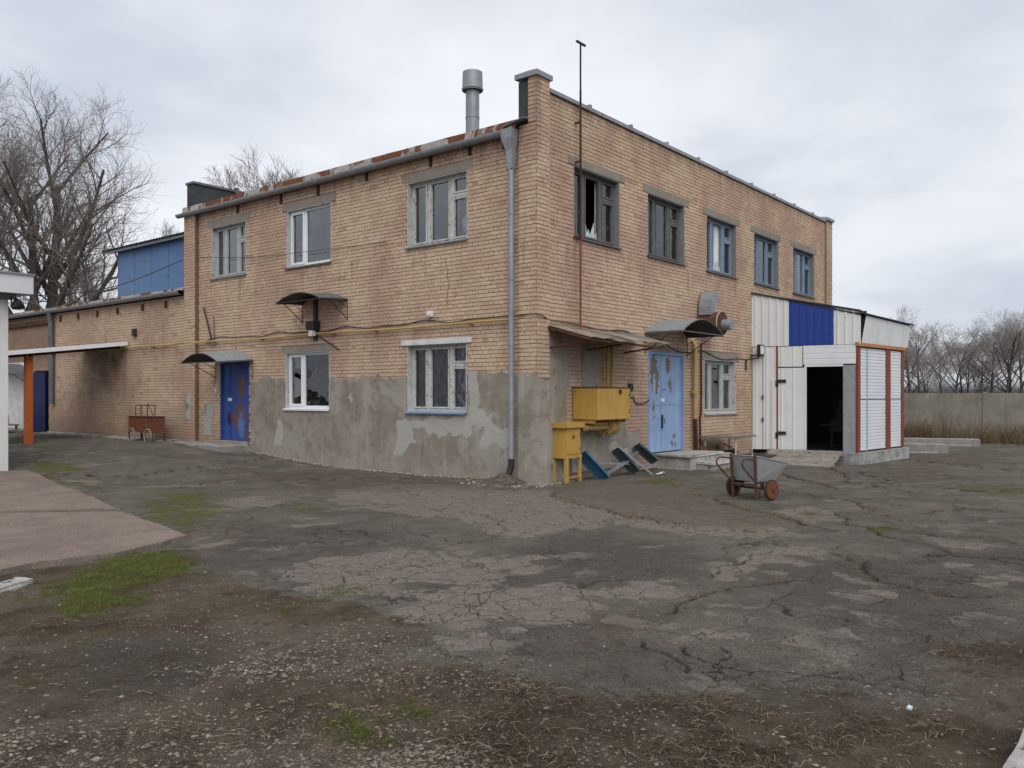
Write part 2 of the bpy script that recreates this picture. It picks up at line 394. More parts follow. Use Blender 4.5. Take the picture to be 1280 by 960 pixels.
# cement render with lighter repair coats
t = T('cement_render'); p = t.geo(); pt = t.attr('patch')
n = t.noise(p, 1.3, 6, .62); n5 = t.noise(p.vadd((3, 3, 3)), 5.5, 5, .6)
c = t.mix(n.ss(.35, .65), (.225, .198, .163), (.318, .290, .245))
c = t.mix(n5.ss(.48, .72) * .6, c, (.178, .154, .125))
c = t.mix(t.noise(p.vadd((1, 6, 2)), .8, 6, .68, .8).ss(.52, .58) * .6, c, (.35, .325, .28))
strk = t.noise(p.vmul((7, 7, .5)), 1.0, 4, .6)
c = t.mix(strk.ss(.55, .75) * .5, c, (.44, .42, .385))
c = t.mix(t.noise(p.vmul((4, 4, .3)).vadd((3, 1, 0)), 1.0, 5, .65).ss(.56, .7) * .5, c, (.17, .148, .125))
c = t.mix((pt + (n5 - .5) * 1.5 + (n - .5) * 1.6).ss(.42, .55) * pt.ss(.02, .2), c, (.385, .37, .338))
c = t.mix((t.noise(p, 9, 5, .7).ss(.64, .7)) * .55, c, (.45, .42, .39))
pz_ = p.xyz()[2]
c = t.mix((1.0 - (pz_ + (n5 - .5) * .5).ss(.0, .45)) * .45, c, (.30, .27, .23))
M['render'] = t.bsdf(c, .93, 0, t.bump(n5 * 1.2 + t.noise(p, 45, 5, .6) * .35 + pt * .4, .012), .05)
# door paints: blue with the worn-through patches the door has
def door_mat(name, base, light, spots, rust, chip, inner):
    t = T(name); o = t.obj(); n = t.noise(o, 9, 6, .65, .4); n2 = t.noise(o, 3, 4)
    x, y, z = o.xyz(); c = t.mix(n2.ss(.3, .7), base, light); k = None
    for (u, zz, ru, rz, w_) in spots:
        d = (((x - u) / ru).pw(2.0) + ((z - zz) / rz).pw(2.0)).pw(.5)
        q = (1.0 - d) * w_; k = q if k is None else k.mx(q)
    k = k + (n - .5) * 1.9
    c = t.mix((t.noise(o.vmul((6, 6, 1.2)), 1.0, 5, .65)).ss(.5, .72) * .35, c, tuple(min(1, q * 1.7 + .02) for q in base))
    c = t.mix(k.ss(.20, .26), c, t.mix(n2, rust, tuple(q * .6 for q in rust)))
    u, zz, ru, rz = inner
    d = (((x - u) / ru).pw(2.0) + ((z - zz) / rz).pw(2.0)).pw(.5)
    c = t.mix((1.0 - d + (n - .5) * 2.4).ss(.15, .25), c, t.mix(n2, chip, base))
    c = t.mix(t.noise(o, 22, 4, .7).ss(.64, .7) * .5, c, tuple(q * .45 for q in base))
    return t.bsdf(c, .55, 0, t.bump(n + k * .2, .003), .4)
M['door_dark'] = door_mat('dark_blue_door', (.020, .055, .25), (.030, .075, .29), [(.82, .56, .30, .46, 1.0), (.85, 1.38, .17, .42, .72), (.46, .62, .10, .3, .55), (1.1, .2, .1, .3, .7)], (.19, .075, .04), (.13, .24, .44), (.86, .42, .17, .38))
M['door_light'] = door_mat('light_blue_door', (.22, .32, .52), (.27, .375, .565), [(.34, 1.72, .22, .62, .85), (.95, 1.95, .17, .22, .7), (1.05, 1.5, .10, .28, .55), (1.2, .2, .2, .25, .3), (.3, .95, .14, .25, .4)], (.20, .155, .125), (.36, .40, .42), (.34, 1.5, .08, .3))
M['door_frame_light'] = worn('light_blue_frame', (.19, .30, .52), (.24, .34, .50), .8, 6, .6, 0, (.2, .2, .22), -.05, 8, .001)
M['door_frame_dark'] = worn('dark_blue_frame', (.02, .055, .25), (.04, .07, .22), .8, 6, .6)
M['shed_blue'] = worn('rooftop_blue', (.085, .17, .37), (.13, .22, .36), .8, 1.5, .6, 0, (.17, .18, .19), .12, 2.0, .001, 20, .3)
# glass: dark, mirrors the sky at a slant
def glass(name, tint, refl, rough=.02):
    t = T(name); nt = t.t
    tr = nt.nodes.new('ShaderNodeBsdfTransparent'); tr.inputs[0].default_value = (*tint, 1)
    gl = nt.nodes.new('ShaderNodeBsdfGlossy'); gl.inputs[0].default_value = (.9, .93, .97, 1); gl.inputs['Roughness'].default_value = rough
    p = t.geo(); b = t.bump(t.noise(p, 1.6, 2), .02, .35); nt.links.new(b.k, gl.inputs['Normal'])
    lw = nt.nodes.new('ShaderNodeFresnel'); lw.inputs[0].default_value = 1.5
    f = S(nt, lw.outputs[0]) * 2.0 + refl
    df = nt.nodes.new('ShaderNodeBsdfDiffuse'); df.inputs[0].default_value = (.30, .31, .31, 1)
    m0 = nt.nodes.new('ShaderNodeMixShader'); nt.links.new((t.noise(p, 5, 4, .6).ss(.4, .8) * .14).k, m0.inputs[0])
    nt.links.new(tr.outputs[0], m0.inputs[1]); nt.links.new(df.outputs[0], m0.inputs[2])
    m = nt.nodes.new('ShaderNodeMixShader'); nt.links.new(f._m('MINIMUM', 1.0).k, m.inputs[0])
    nt.links.new(m0.outputs[0], m.inputs[1]); nt.links.new(gl.outputs[0], m.inputs[2])
    nt.links.new(m.outputs[0], t.out.inputs[0]); return t.m
M['glass'] = glass('old_glass', (.55, .60, .62), .06)
M['glass_pvc'] = glass('clean_glass', (.45, .48, .50), .05, .0)
M['glass_soft'] = glass('curtained_glass', (.965, .985, .975), -.02)
M['glass_low'] = glass('dim_glass', (.45, .5, .55), .0)
M['glass_dark'] = glass('dark_pane', (.30, .33, .36), -.03)
M['pale_plastic'] = worn('pale_plastic', (.55, .68, .82), (.7, .75, .8), .8, 30, .4)
M['blue_in_shade'] = worn('shaded_blue_door', (.014, .022, .085), (.01, .015, .06), .8, 4, .6)  # door blue darkened so its colour carries the shade it stands in

# ================================================================== the brick building
bld = thing('brick_building', 'two-storey tan brick building with flat roof, galvanised gutter and blue doors', 'building')
LY, LX = 11.8, 15.75          # lengths of the two fronts
# openings: (u0, u1, z0, z1) with u along the wall
OPL = {'w1': (9.07, 10.63, 4.62, 5.95), 'w2': (5.76, 7.40, 4.60, 5.94), 'w3': (1.66, 3.32, 4.62, 5.95),
       'w4': (1.68, 3.32, 1.27, 2.62), 'w5': (5.82, 7.46, 1.29, 2.60), 'd1': (8.94, 10.21, .42, 2.44)}
OPR = {'w6': (1.18, 2.82, 4.64, 6.0), 'w7': (3.97, 5.66, 4.64, 6.0), 'w8': (6.82, 8.52, 4.64, 6.0), 'w9': (9.66, 11.36, 4.64, 6.0),
       'w10': (12.5, 14.28, 4.64, 6.0), 'w11': (6.69, 8.50, 1.16, 2.48), 'd2': (4.0, 5.64, .32, 2.55)}
LINT = {'w1': (.16, .20), 'w2': (.16, .17), 'w3': (.14, .18), 'w5': (.15, .14), 'w4': None,
        'w6': (.20, .16), 'w7': (.20, .17), 'w8': (.2, .17), 'w9': (.2, .17), 'w10': (.2, .17), 'w11': (.16, .19), 'd2': (.0, .14), 'd1': (.0, .10)}
def rects_minus(u0, u1, z0, z1, ops):
    us = sorted({u0, u1, *[o[0] for o in ops], *[o[1] for o in ops]}); out = []
    us = [u for u in us if u0 <= u <= u1]
    for a, b in zip(us, us[1:]):
        m = (a + b) / 2; zz = z0
        for o in sorted([o for o in ops if o[0] < m < o[1]], key=lambda o: o[2]):
            if o[2] > zz: out.append((a, b, zz, o[2]))
            zz = o[3]
        if zz < z1: out.append((a, b, zz, z1))
    return out
TOPL, TOPR = 6.42, 7.22
wl = MB()
for a, b, c, d in rects_minus(0.38, LY, -.3, TOPL, list(OPL.values())): wl.box(0, .38, a, b, c, d)
for a, b, c, d in rects_minus(0, LX, -.3, TOPR, list(OPR.values())): wl.box(a, b, 0, .38, c, d)
wl.box(0, LX, LY - .38, LY, -.3, 6.6); wl.box(LX - .38, LX, .38, LY - .38, -.3, 6.6)
wl.box(-.055, .33, -.055, 0, -.3, 7.36); wl.box(-.055, 0, 0, .35, -.3, 6.5)            # corner pier
wl.box(-.055, .02, 0, .13, 6.5, 7.36)
wl.box(LX - .50, LX + .05, -.06, 0, -.3, TOPR)                                          # far pier
wl.box(-.10, 0, 11.26, LY, -.3, TOPL)                                                   # pilaster by the annex
wall = wl.build('wall', M['mortar'], bld)
# slabs inside: first floor, partitions and the roof deck
inn = MB(); inn.box(.4, LX - .4, .4, LY - .4, 3.30, 3.5); inn.box(.4, LX - .4, .4, LY - .4, -.2, .2)
inn.box(.4, LX - .4, 6.5, 6.62, .2, 6.45); inn.box(9.0, 9.1, .4, 6.5, .2, 6.45); inn.box(3.4, 3.5, .4, 6.5, .2, 6.45); inn.box(.4, 3.4, 4.2, 4.3, .2, 6.45)
inn.build('inner_wall', M['inner'], bld)
rf = MB(); rf.sheet([[(.0, .36, 6.50), (LX - .1, .36, 6.62)], [(.0, LY, 6.50), (LX - .1, LY, 6.62)]], .06)
roof = rf.build('roof', M['felt'], bld)

# ---- brickwork
BH, BL, JT = .0768, .262, .0095
def courses(u0, u1, z0, z1, ops, seed, skip=None, hdr=5):
    rg = random.Random(seed); out = []; k0 = int(math.floor(z0 / BH)); k = k0
    while k * BH < z1 - .01:
        a, b = max(k * BH, z0), min((k + 1) * BH - JT, z1)
        if b - a > .02:
            iv = [(u0, u1)]
            for o in ops:
                if o[2] < (a + b) / 2 < o[3]:
                    nv = []
                    for s_, e_ in iv:
                        if o[1] <= s_ or o[0] >= e_: nv.append((s_, e_)); continue
                        if o[0] > s_: nv.append((s_, o[0]))
                        if o[1] < e_: nv.append((o[1], e_))
                    iv = nv
            hd = (k % hdr == 1)
            st = BL / 2 if hd else BL
            off = (k % 2) * BL / 2 + (BL / 4 if hd else 0)
            for s_, e_ in iv:
                u = math.floor((s_ - off) / st) * st + off
                while u < e_:
                    st2 = st
                    p, q = max(u, s_), min(u + st2 - .007, e_)
                    if q - p > .035 and not (skip and skip((p + q) / 2, (a + b) / 2)):
                        out.append((p + rg.uniform(0, .004), q - rg.uniform(0, .004), a + rg.uniform(0, .003), b - rg.uniform(0, .003)))
                    u += st2
        k += 1
    return out
def brick_arrays(B, mw, depth=.012, seed=1):
    """boxes without a back, proud of the mortar by uneven amounts"""
    B = np.array(B); n = len(B); rg = np.random.default_rng(seed)
    pr = rg.uniform(.006, depth, n); pr[rg.random(n) < .03] *= .35
    v = np.zeros((n, 8, 3))
    for i, (a, c, z) in enumerate([(0, 0, 2), (1, 0, 2), (1, 0, 3), (0, 0, 3), (0, 1, 2), (1, 1, 2), (1, 1, 3), (0, 1, 3)]):
        v[:, i, 0] = B[:, a]; v[:, i, 2] = B[:, z]; v[:, i, 1] = pr if c else -.004
    v[:, 4:, 0] += rg.uniform(-.0022, .0022, (n, 4)); v[:, 4:, 2] += rg.uniform(-.002, .002, (n, 4)); v[:, 4:, 1] += rg.uniform(-.0015, .0015, (n, 4))
    f = np.array([(4, 5, 6, 7), (0, 1, 5, 4), (1, 2, 6, 5), (2, 3, 7, 6), (3, 0, 4, 7)])
    m = np.array(mw); vv = v.reshape(-1, 3) @ m[:3, :3].T + m[:3, 3]
    ff = (f[None] + (np.arange(n) * 8)[:, None, None]).reshape(-1, 4)
    return vv, ff, np.repeat(rg.random(n), 5)
def render_top_left(y): return 2.08 + .05 * math.sin(y * 2.1) + .03 * math.sin(y * 7)
def in_render_left(u, z):      # u = LY - y
    y = LY - u
    return .45 < y < 8.80 and z < 1.92
def in_render_right(u, z): return .0 < u < 3.2 and z < .55
sets = []
mwL = on_left(LY, 0)
opsL = [(LY - b, LY - a, c, d) for a, b, c, d in OPL.values()]
lintL = []
def lint_rect(k, o):
    if LINT.get(k) is None: return None
    e, h = LINT[k]; return (o[0] - e, o[1] + e, o[3], o[3] + h)
for k, o in OPL.items():
    r = lint_rect(k, o)
    if r: opsL.append((LY - r[1], LY - r[0], r[2], r[3]))
opsR = list(OPR.values()) + [r for r in (lint_rect(k, o) for k, o in OPR.items()) if r]
cL = courses(.56, LY - .36, .1, TOPL, opsL, 3, in_render_left, 3); sets.append((cL, mwL))
cR = courses(.345, LX - .505, .0, TOPR, opsR, 4, in_render_right); sets.append((cR, on_right(0, 0)))
sets.append((courses(0, .40, .75, 6.5, [], 5, lambda u, z: z < 1.9), on_left(.345, 0, -.055)))      # pier, left side
sets.append((courses(.21, .40, 6.5, 7.36, [], 5), on_left(.345, 0, -.055)))
sets.append((courses(0, .385, .75, 7.36, [], 6, lambda u, z: z < 1.9), on_right(-.055, 0, -.055)))   # pier, right side
sets.append((courses(0, .54, .3, 7.2, [], 7), on_right(LX - .49, 0, -.06)))                          # far pier
sets.append((courses(0, .54, .2, TOPL, [], 8), on_left(LY, 0, -.10)))                                # pilaster
allb = []
for i, (B, mw) in enumerate(sets):
    for b in B:
        c = mw @ Vector(((b[0] + b[1]) / 2, .01, (b[2] + b[3]) / 2)); e = mw @ Vector((b[1], .01, b[2])); s_ = mw @ Vector((b[0], .01, b[2]))
        allb.append((abs(px_of(*e)[0] - px_of(*s_)[0]) * (b[3] - b[2]) * FPX / px_of(*c)[2], i, b))
allb.sort(key=lambda q: -q[0])
near, rest = allb[:300], allb[300:]
V, F, A, o_ = [], [], [], 0
for i, (B, mw) in enumerate(sets):
    bb = [q[2] for q in rest if q[1] == i]
    if not bb: continue
    v, f, a = brick_arrays(bb, mw, seed=20 + i); V.append(v); F.append(f + o_); A.append(a); o_ += len(v)
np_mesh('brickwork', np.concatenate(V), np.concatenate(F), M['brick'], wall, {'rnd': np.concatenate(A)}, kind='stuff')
protos = []
for k in range(14):
    v, f, a = brick_arrays([(-.5, .5, -.5, .5)], Matrix.Identity(4), seed=100 + k)
    # unit brick, scaled per object; jitter is kept small by the scale
    vv = np.array(v); vv[:, 0] = np.where(vv[:, 0] > 0, .5, -.5) + RNG.uniform(-.008, .008, 8); vv[:, 2] = np.where(vv[:, 2] > 0, .5, -.5) + RNG.uniform(-.03, .03, 8)
    me = bpy.data.meshes.new('brick'); me.from_pydata([tuple(q) for q in vv], [], [tuple(q) for q in f])
    at = me.attributes.new('rnd', 'FLOAT', 'FACE'); at.data.foreach_set('value', np.full(5, (k * .618) % 1.0, np.float32))
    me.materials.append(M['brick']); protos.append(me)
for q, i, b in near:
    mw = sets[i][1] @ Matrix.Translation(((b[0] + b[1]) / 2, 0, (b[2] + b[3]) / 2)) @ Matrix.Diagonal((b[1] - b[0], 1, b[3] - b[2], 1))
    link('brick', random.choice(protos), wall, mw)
# dark bricks on the side of the pilaster
sd = courses(0, .10, .3, TOPL, [], 9)
v, f, a = brick_arrays(sd, frame((-.10, 11.258, 0), (1, 0, 0), (0, -1, 0)), seed=40)
np_mesh('pilaster_side', v, f, M['brick_dark'], wall, {'rnd': a}, kind='stuff')

ck = MB(); cpts = [(-.0135, y, z) for y, z in ((2.24, 4.30), (2.22, 4.16), (2.17, 4.05), (2.19, 3.93), (2.13, 3.80), (2.17, 3.66), (2.20, 3.52), (2.19, 3.38))]
for a_, b_ in zip(cpts, cpts[1:]): ck.bar(a_, b_, .007, .004)
ck.build('crack', M['wall_crack'], wall)
# ---- cement render on the lower walls, ragged along its top
def render_panel(name, mw, u0, u1, z0, top, ops, patches, th=.022, cell=.032, seed=0, side=0):
    nu, nz = int((u1 - u0) / cell), int((max(top(u0 + (u1 - u0) * i / 40) for i in range(41)) + .2 - z0) / cell)
    U, Z = np.meshgrid(np.linspace(u0, u1, nu + 1), z0 + np.arange(nz + 1) * cell, indexing='ij')
    tp = np.vectorize(top)(U) + (fbm(U, Z, 2.2, 4, seed) - .5) * .42
    keep = Z < tp
    for o in ops: keep &= ~((U > o[0] - .01) & (U < o[1] + .01) & (Z > o[2] - .01) & (Z < o[3] + .01))
    if side: keep &= (U < u1 - side * fbm(Z, Z * 0, 1.6, 3, seed + 5) * 2)
    pt = np.zeros_like(U)
    Uw = U + (fbm(U, Z, 1.5, 4, seed + 31) - .5) * .62 + (fbm(U, Z, 6, 3, seed + 33) - .5) * .22; Zw = Z + (fbm(U, Z, 1.6, 4, seed + 32) - .5) * .62 + (fbm(U, Z, 6, 3, seed + 34) - .5) * .22
    for (a, b, c, d) in patches:
        pt = np.maximum(pt, sms(.0, .12, np.minimum(np.minimum(Uw - a, b - Uw), np.minimum(Zw - c, d - Zw))))
    N = th + (fbm(U, Z, 3, 4, seed + 9) - .5) * .012
    K = keep[:-1, :-1] & keep[1:, :-1] & keep[:-1, 1:] & keep[1:, 1:]
    idx = np.arange(U.size).reshape(U.shape); i, j = np.nonzero(K)
    q = np.stack([idx[i, j], idx[i + 1, j], idx[i + 1, j + 1], idx[i, j + 1]], 1)
    vs = np.stack([U, N, Z], -1).reshape(-1, 3); bk = vs.copy(); bk[:, 1] = -.01
    n = len(vs); fs = [q]
    # rim faces close the edge of the coat against the wall
    Kp = np.pad(K, 1)
    for di, dj, a, b in ((-1, 0, (0, 0), (0, 1)), (1, 0, (1, 1), (1, 0)), (0, -1, (1, 0), (0, 0)), (0, 1, (0, 1), (1, 1))):
        e = K & ~Kp[1 + di:1 + di + K.shape[0], 1 + dj:1 + dj + K.shape[1]]; i, j = np.nonzero(e)
        p0 = idx[i + a[0], j + a[1]]; p1 = idx[i + b[0], j + b[1]]
        fs.append(np.stack([p0, p1, p1 + n, p0 + n], 1))
    m = np.array(mw); vv = np.concatenate([vs, bk]) @ m[:3, :3].T + m[:3, 3]
    return np_mesh(name, vv, np.concatenate(fs), M['render'], wall, pattr={'patch': np.concatenate([pt.ravel(), pt.ravel()])})
def PL(y0, y1, z0, z1): return (LY - y1, LY - y0, z0, z1)
opsLr = [(LY - b, LY - a, c, d) for a, b, c, d in OPL.values()]
render_panel('render_coat', mwL, LY - 8.84, LY - .36, -.15, lambda u: 2.10 if u > LY - 1.9 else 1.99, opsLr,
             [PL(1.25, 1.70, .95, 2.05), PL(.9, 3.7, .85, 1.22), PL(.45, 1.25, .5, 1.0), PL(3.05, 3.6, .4, 1.0), PL(4.9, 5.1, 1.4, 1.8), PL(.5, .75, 1.9, 2.1), PL(7.5, 7.9, .3, 1.0)], seed=3)
render_panel('render_coat', on_left(.35, 0, -.055), 0, .424, -.15, lambda u: 1.95, [], [(.18, .26, 1.4, 2.2)], seed=5)
render_panel('render_coat', on_right(-.080, 0, -.055), 0, .42, -.15, lambda u: 1.95, [], [(0, .1, 1.6, 2.2), (.1, .2, .2, .9)], seed=6)
render_panel('render_coat', on_right(0, 0), .36, 1.25, -.15, lambda u: 2.82 if u < .8 else 2.55, [], [], seed=7, side=.22)
render_panel('render_coat', on_right(0, 0), 1.42, 2.15, 1.6, lambda u: 2.55, [], [], seed=8, side=.1)
render_panel('render_coat', on_right(0, 0), 1.1, 3.6, .12, lambda u: .85, [], [(2.3, 3.2, .2, .6)], seed=9)
render_panel('render_coat', on_right(0, 0), 2.55, 3.3, .7, lambda u: 1.55, [], [], seed=12, side=.3)
render_panel('render_coat', on_left(10.95, 0), 0, .5, .55, lambda u: 1.35, [], [(0, 1, 0, 2)], seed=10, side=.1)
render_panel('render_coat', on_left(LY, 0, -.10), .05, .4, .95, lambda u: 1.62, [], [(0, 1, 0, 2)], seed=11, side=.05)

# ---- lintels over the openings
def lintel(mw, w_, k, mat='lintel', e=None, h=None, out=.014, par=bld):
    if e is None: e, h = LINT[k]
    MB().box(-e, w_ + e, -.12, out, 0, h, .003).build('lintel', M[mat], par, mw)

# ---- windows
def wooden_window(mw, w_, h, mat, reveal, sill='sill_metal', broken=(), curt=None, gl='glass', label=None, sillout=.06):
    P = .055; D0, D1 = -.19, -.12
    m1, m2 = w_ * .30, w_ * .68; z1, z2 = h * .66, h * .74
    f = MB(); f.box(0, P, D0, D1, 0, h); f.box(w_ - P, w_, D0, D1, 0, h); f.box(P, w_ - P, D0, D1 - .002, 0, P); f.box(P, w_ - P, D0, D1 - .002, h - P, h)
    for m_ in (m1, m2): f.box(m_ - .035, m_ + .035, D0, D1 + .003, P, h - P)
    f.box(m2 + .035, w_ - P, D0, D1 + .001, z1, z1 + .07)
    win = f.build('window', M[mat], bld, mw)
    if label: win['label'] = label
    rv = MB(); rv.box(-.002, .02, D1, .007, 0, h - .02); rv.box(w_ - .02, w_ + .002, D1, .007, 0, h - .02); rv.box(0, w_, D1, .006, h - .02, h + .002)
    rv.build('reveal', M[reveal], win)
    s_ = MB(); s_.sheet([[(-.03, D1, .012), (w_ + .03, D1, .012)], [(-.03, sillout, -.018), (w_ + .03, sillout, -.018)]], -.006)
    s_.box(-.03, w_ + .03, sillout - .006, sillout + .002, -.04, -.02); s_.build('sill', M[sill], win)
    lights = [(P, m1 - .035, P, h - P), (m1 + .035, m2 - .035, P, h - P), (m2 + .035, w_ - P, P, z1), (m2 + .035, w_ - P, z1 + .07, h - P)]
    for i, (a, b, c, d) in enumerate(lights):
        a += .009; b -= .009; c += .009; d -= .009; q = .034; g = MB()
        g.box(a, a + q, D0 + .01, D1 + .012, c, d); g.box(b - q, b, D0 + .01, D1 + .012, c, d)
        g.box(a + q, b - q, D0 + .01, D1 + .010, c, c + q); g.box(a + q, b - q, D0 + .01, D1 + .010, d - q, d)
        g.build('sash', M[mat], win)
        if i in broken:
            # shards left standing in the bottom of the empty sash
            sh = MB(); rg = random.Random(5)
            for (x0, x1, xt, zt) in ((0, .25, .06, .52), (.12, .55, .3, .22), (.4, .8, .72, .42), (.6, 1, .9, .16), (.2, .5, .62, .12)):
                xa, xb, xc = a + q + (b - a - 2 * q) * x0, a + q + (b - a - 2 * q) * x1, a + q + (b - a - 2 * q) * xt
                sh.add([(xa, -.155, c + q), (xb, -.155, c + q), (xc, -.15 + rg.uniform(-.02, .02), c + q + zt * .75), (xa, -.151, c + q), (xb, -.151, c + q), (xc, -.146, c + q + zt * .75)], [(0, 1, 2), (5, 4, 3), (0, 3, 4, 1), (1, 4, 5, 2), (2, 5, 3, 0)])
            sh.build('glass_shards', M['shard'], win)
            # the torn cloth hanging behind
            cl = MB(); cl.sheet([[(a - .1 + .04 * k, -.30 + .02 * math.sin(k * 2.1), c + .02 + .05 * j + .04 * math.sin(k * 1.7)) for k in range(9)] for j in range(5)], .003)
            cl.build('torn_cloth', M['curtain'], win)
        else:
            MB().box(a + q, b - q, -.157, -.152, c + q, d - q).build('pane', M[gl], win)
    for (a, b, c, d) in (curt or []):
        n = 22
        g = [[(a * w_ + (b - a) * w_ * k / n, -.205 + .012 * math.sin(k * 1.9 + a * 7), z) for k in range(n + 1)] for z in (c * h, d * h)]
        MB().sheet(g, .004).build('curtain', M['curtain'], win)
    return win
def pvc_window(mw, w_, h, reveal, sill, label=None, gl='glass_pvc'):
    P = .07; D0, D1 = -.16, -.09; m_ = w_ * .36
    f = MB(); f.box(0, P, D0, D1, 0, h); f.box(w_ - P * .7, w_, D0, D1, 0, h); f.box(P, w_ - P * .7, D0, D1 - .002, 0, P); f.box(P, w_ - P * .7, D0, D1 - .002, h - P, h); f.box(m_ - .045, m_ + .045, D0, D1 + .002, P, h - P)
    win = f.build('window', M['pvc'], bld, mw)
    if label: win['label'] = label
    g = MB(); q = .05; a, b, c, d = P - .012, m_ - .035, P - .012, h - P + .012
    g.box(a, a + q, D0 + .02, D1 + .018, c, d); g.box(b - q, b, D0 + .02, D1 + .018, c, d); g.box(a + q, b - q, D0 + .02, D1 + .016, c, c + q); g.box(a + q, b - q, D0 + .02, D1 + .016, d - q, d)
    g.build('sash', M['pvc'], win)
    MB().box(a + q, b - q, -.125, -.118, c + q, d - q).build('pane', M['glass_pvc'], win)
    MB().box(m_ + .045, w_ - P * .7, -.127, -.120, P, h - P).build('pane', M[gl], win)
    rv = MB(); rv.box(-.002, .02, D1, .007, 0, h - .02); rv.box(w_ - .02, w_ + .002, D1, .007, 0, h - .02); rv.box(0, w_, D1, .006, h - .02, h + .002)
    rv.build('reveal', M[reveal], win)
    s_ = MB(); s_.sheet([[(-.03, D1, .014), (w_ + .03, D1, .014)], [(-.03, .06, -.02), (w_ + .03, .06, -.02)]], -.006); s_.box(-.03, w_ + .03, .054, .062, -.045, -.022); s_.build('sill', M[sill], win)
    # blind slats hang behind the narrow sash
    bl = MB()
    for k in range(9): bl.box(P + .05, m_ - .07, -.22, -.20, h * .12 + k * h * .085, h * .12 + k * h * .085 + .03)
    if reveal == 'reveal_white': bl.build('blind', M['inner'], win)
    return win
t = T('shard_glass'); M['shard'] = t.bsdf((.50, .58, .56), .15, 0, None, .5)
def mwl(k): o = OPL[k]; return on_left(o[1], o[2]), o[1] - o[0], o[3] - o[2]
def mwr(k): o = OPR[k]; return on_right(o[0], o[2]), o[1] - o[0], o[3] - o[2]
for k, mat in (('w1', 'wood_offwhite'), ('w3', 'wood_white'), ('w4', 'wood_white')):
    mw, w_, h = mwl(k)
    wooden_window(mw, w_, h, mat, 'reveal_white', 'sill_blue' if k == 'w4' else 'sill_metal', gl='glass_low' if k == 'w4' else 'glass', curt=[(0, 1, 0, 1)] if k == 'w1' else None,
                  label={'w1': 'peeling off-white wooden window beside the pilaster', 'w3': 'peeling white wooden window under the gutter', 'w4': 'white wooden window with blue sill'}[k], sillout=.09 if k == 'w4' else .05)
for k in ('w2', 'w5'):
    mw, w_, h = mwl(k); pvc_window(mw, w_, h, 'reveal_white', 'sill_metal' if k == 'w2' else 'pvc', 'white plastic window with narrow sash and wide pane', 'glass_pvc' if k == 'w2' else 'glass_dark')
for k, mat, br, cu in (('w6', 'wood_grey', (1,), [(.64, 1, 0, 1)]), ('w7', 'wood_grey', (), [(.03, .3, 0, .9), (.3, .68, 0, .95), (.7, 1, 0, .97)]), ('w8', 'wood_blue', (1,), [(.48, .68, .02, 1), (.7, 1, .0, 1)]),
                       ('w9', 'wood_bluegrey', (), [(.03, .68, 0, .96), (.7, .97, .0, .97)]), ('w10', 'wood_bluegrey', (), [(.03, .68, 0, .92), (.7, .97, .0, .62)]), ('w11', 'wood_offwhite', (), [(.7, 1, 0, 1), (0, .34, 0, 1)])):
    mw, w_, h = mwr(k); wooden_window(mw, w_, h, mat, 'reveal_white' if k == 'w11' else 'reveal_grey', 'reveal_white' if k == 'w11' else 'sill_metal', br, cu, 'glass_soft',
                                      label={'w6': 'grey window with a smashed middle pane', 'w8': 'faded blue window with its middle pane gone', 'w11': 'off-white wooden window beside the blue double door'}.get(k))
for k in LINT:
    if LINT[k]:
        o = OPL.get(k) or OPR[k]
        mw = on_left(o[1], o[3]) if k in OPL else on_right(o[0], o[3])
        lintel(mw, o[1] - o[0], k)
lintel(on_left(3.32, 2.615), 1.64, None, 'whitewash', .14, .105, .05)

# ---- doors
def double_door(mw, w_, h, seam, mat, fmat, rail, label):
    f = MB(); q = .05
    f.box(0, q, -.10, .012, 0, h); f.box(w_ - q, w_, -.10, .012, 0, h); f.box(q, w_ - q, -.10, .010, h - q, h)
    d = f.build('door', M[fmat], bld, mw, label=label)
    for i, (a, b) in enumerate(((q, seam - .006), (seam + .006, w_ - q))):
        g = MB(); g.box(a, b, -.06, -.04, .02, h - q - .006); e = .05 if i else .04
        for (x0, x1, z0, z1) in ((a, a + e, .02, h - q - .006), (b - e, b, .02, h - q - .006), (a + e, b - e, .02, .08), (a + e, b - e, h - q - .07, h - q - .006), (a + e, b - e, rail, rail + .055)):
            g.box(x0, x1, -.041, -.028 if x1 - x0 < .08 else -.030, z0, z1)
        l = g.build('door_leaf', M[mat], d)
        hg = MB()
        for z in (.25, h - .35):
            x = a if i == 0 else b; hg.tube([(x, -.02, z - .05), (x, -.02, z + .05)], .012, 8)
    k = MB(); k.box(seam - .03, seam + .03, -.028, -.005, rail - .52, rail - .22); k.tube([(seam + .02, -.02, rail - .30), (seam + .02, .03, rail - .30), (seam + .02, .03, rail - .42)], .009, 8)
    k.tube([(seam + .03, -.02, rail + .34), (seam + .03, .04, rail + .34), (seam + .09, .045, rail + .36)], .008, 8); k.build('handle', M['black'], d)
    MB().box(seam - .06, seam + .12, -.026, -.021, rail + .075, rail + .15).build('door_plate', M['white_plate'], d)
    MB().box(-.03, w_ + .03, -.12, .05, -.03, .0).build('threshold', M['concrete'], d)
    return d
o = OPL['d1']; double_door(on_left(o[1], o[2]), o[1] - o[0], o[3] - o[2], .36, 'door_dark', 'door_frame_dark', .96, 'dark blue double door with rusty worn patches')
o = OPR['d2']; double_door(on_right(o[0], o[2]), o[1] - o[0], o[3] - o[2], .66, 'door_light', 'door_frame_light', 1.06, 'light blue double door with flaking paint')

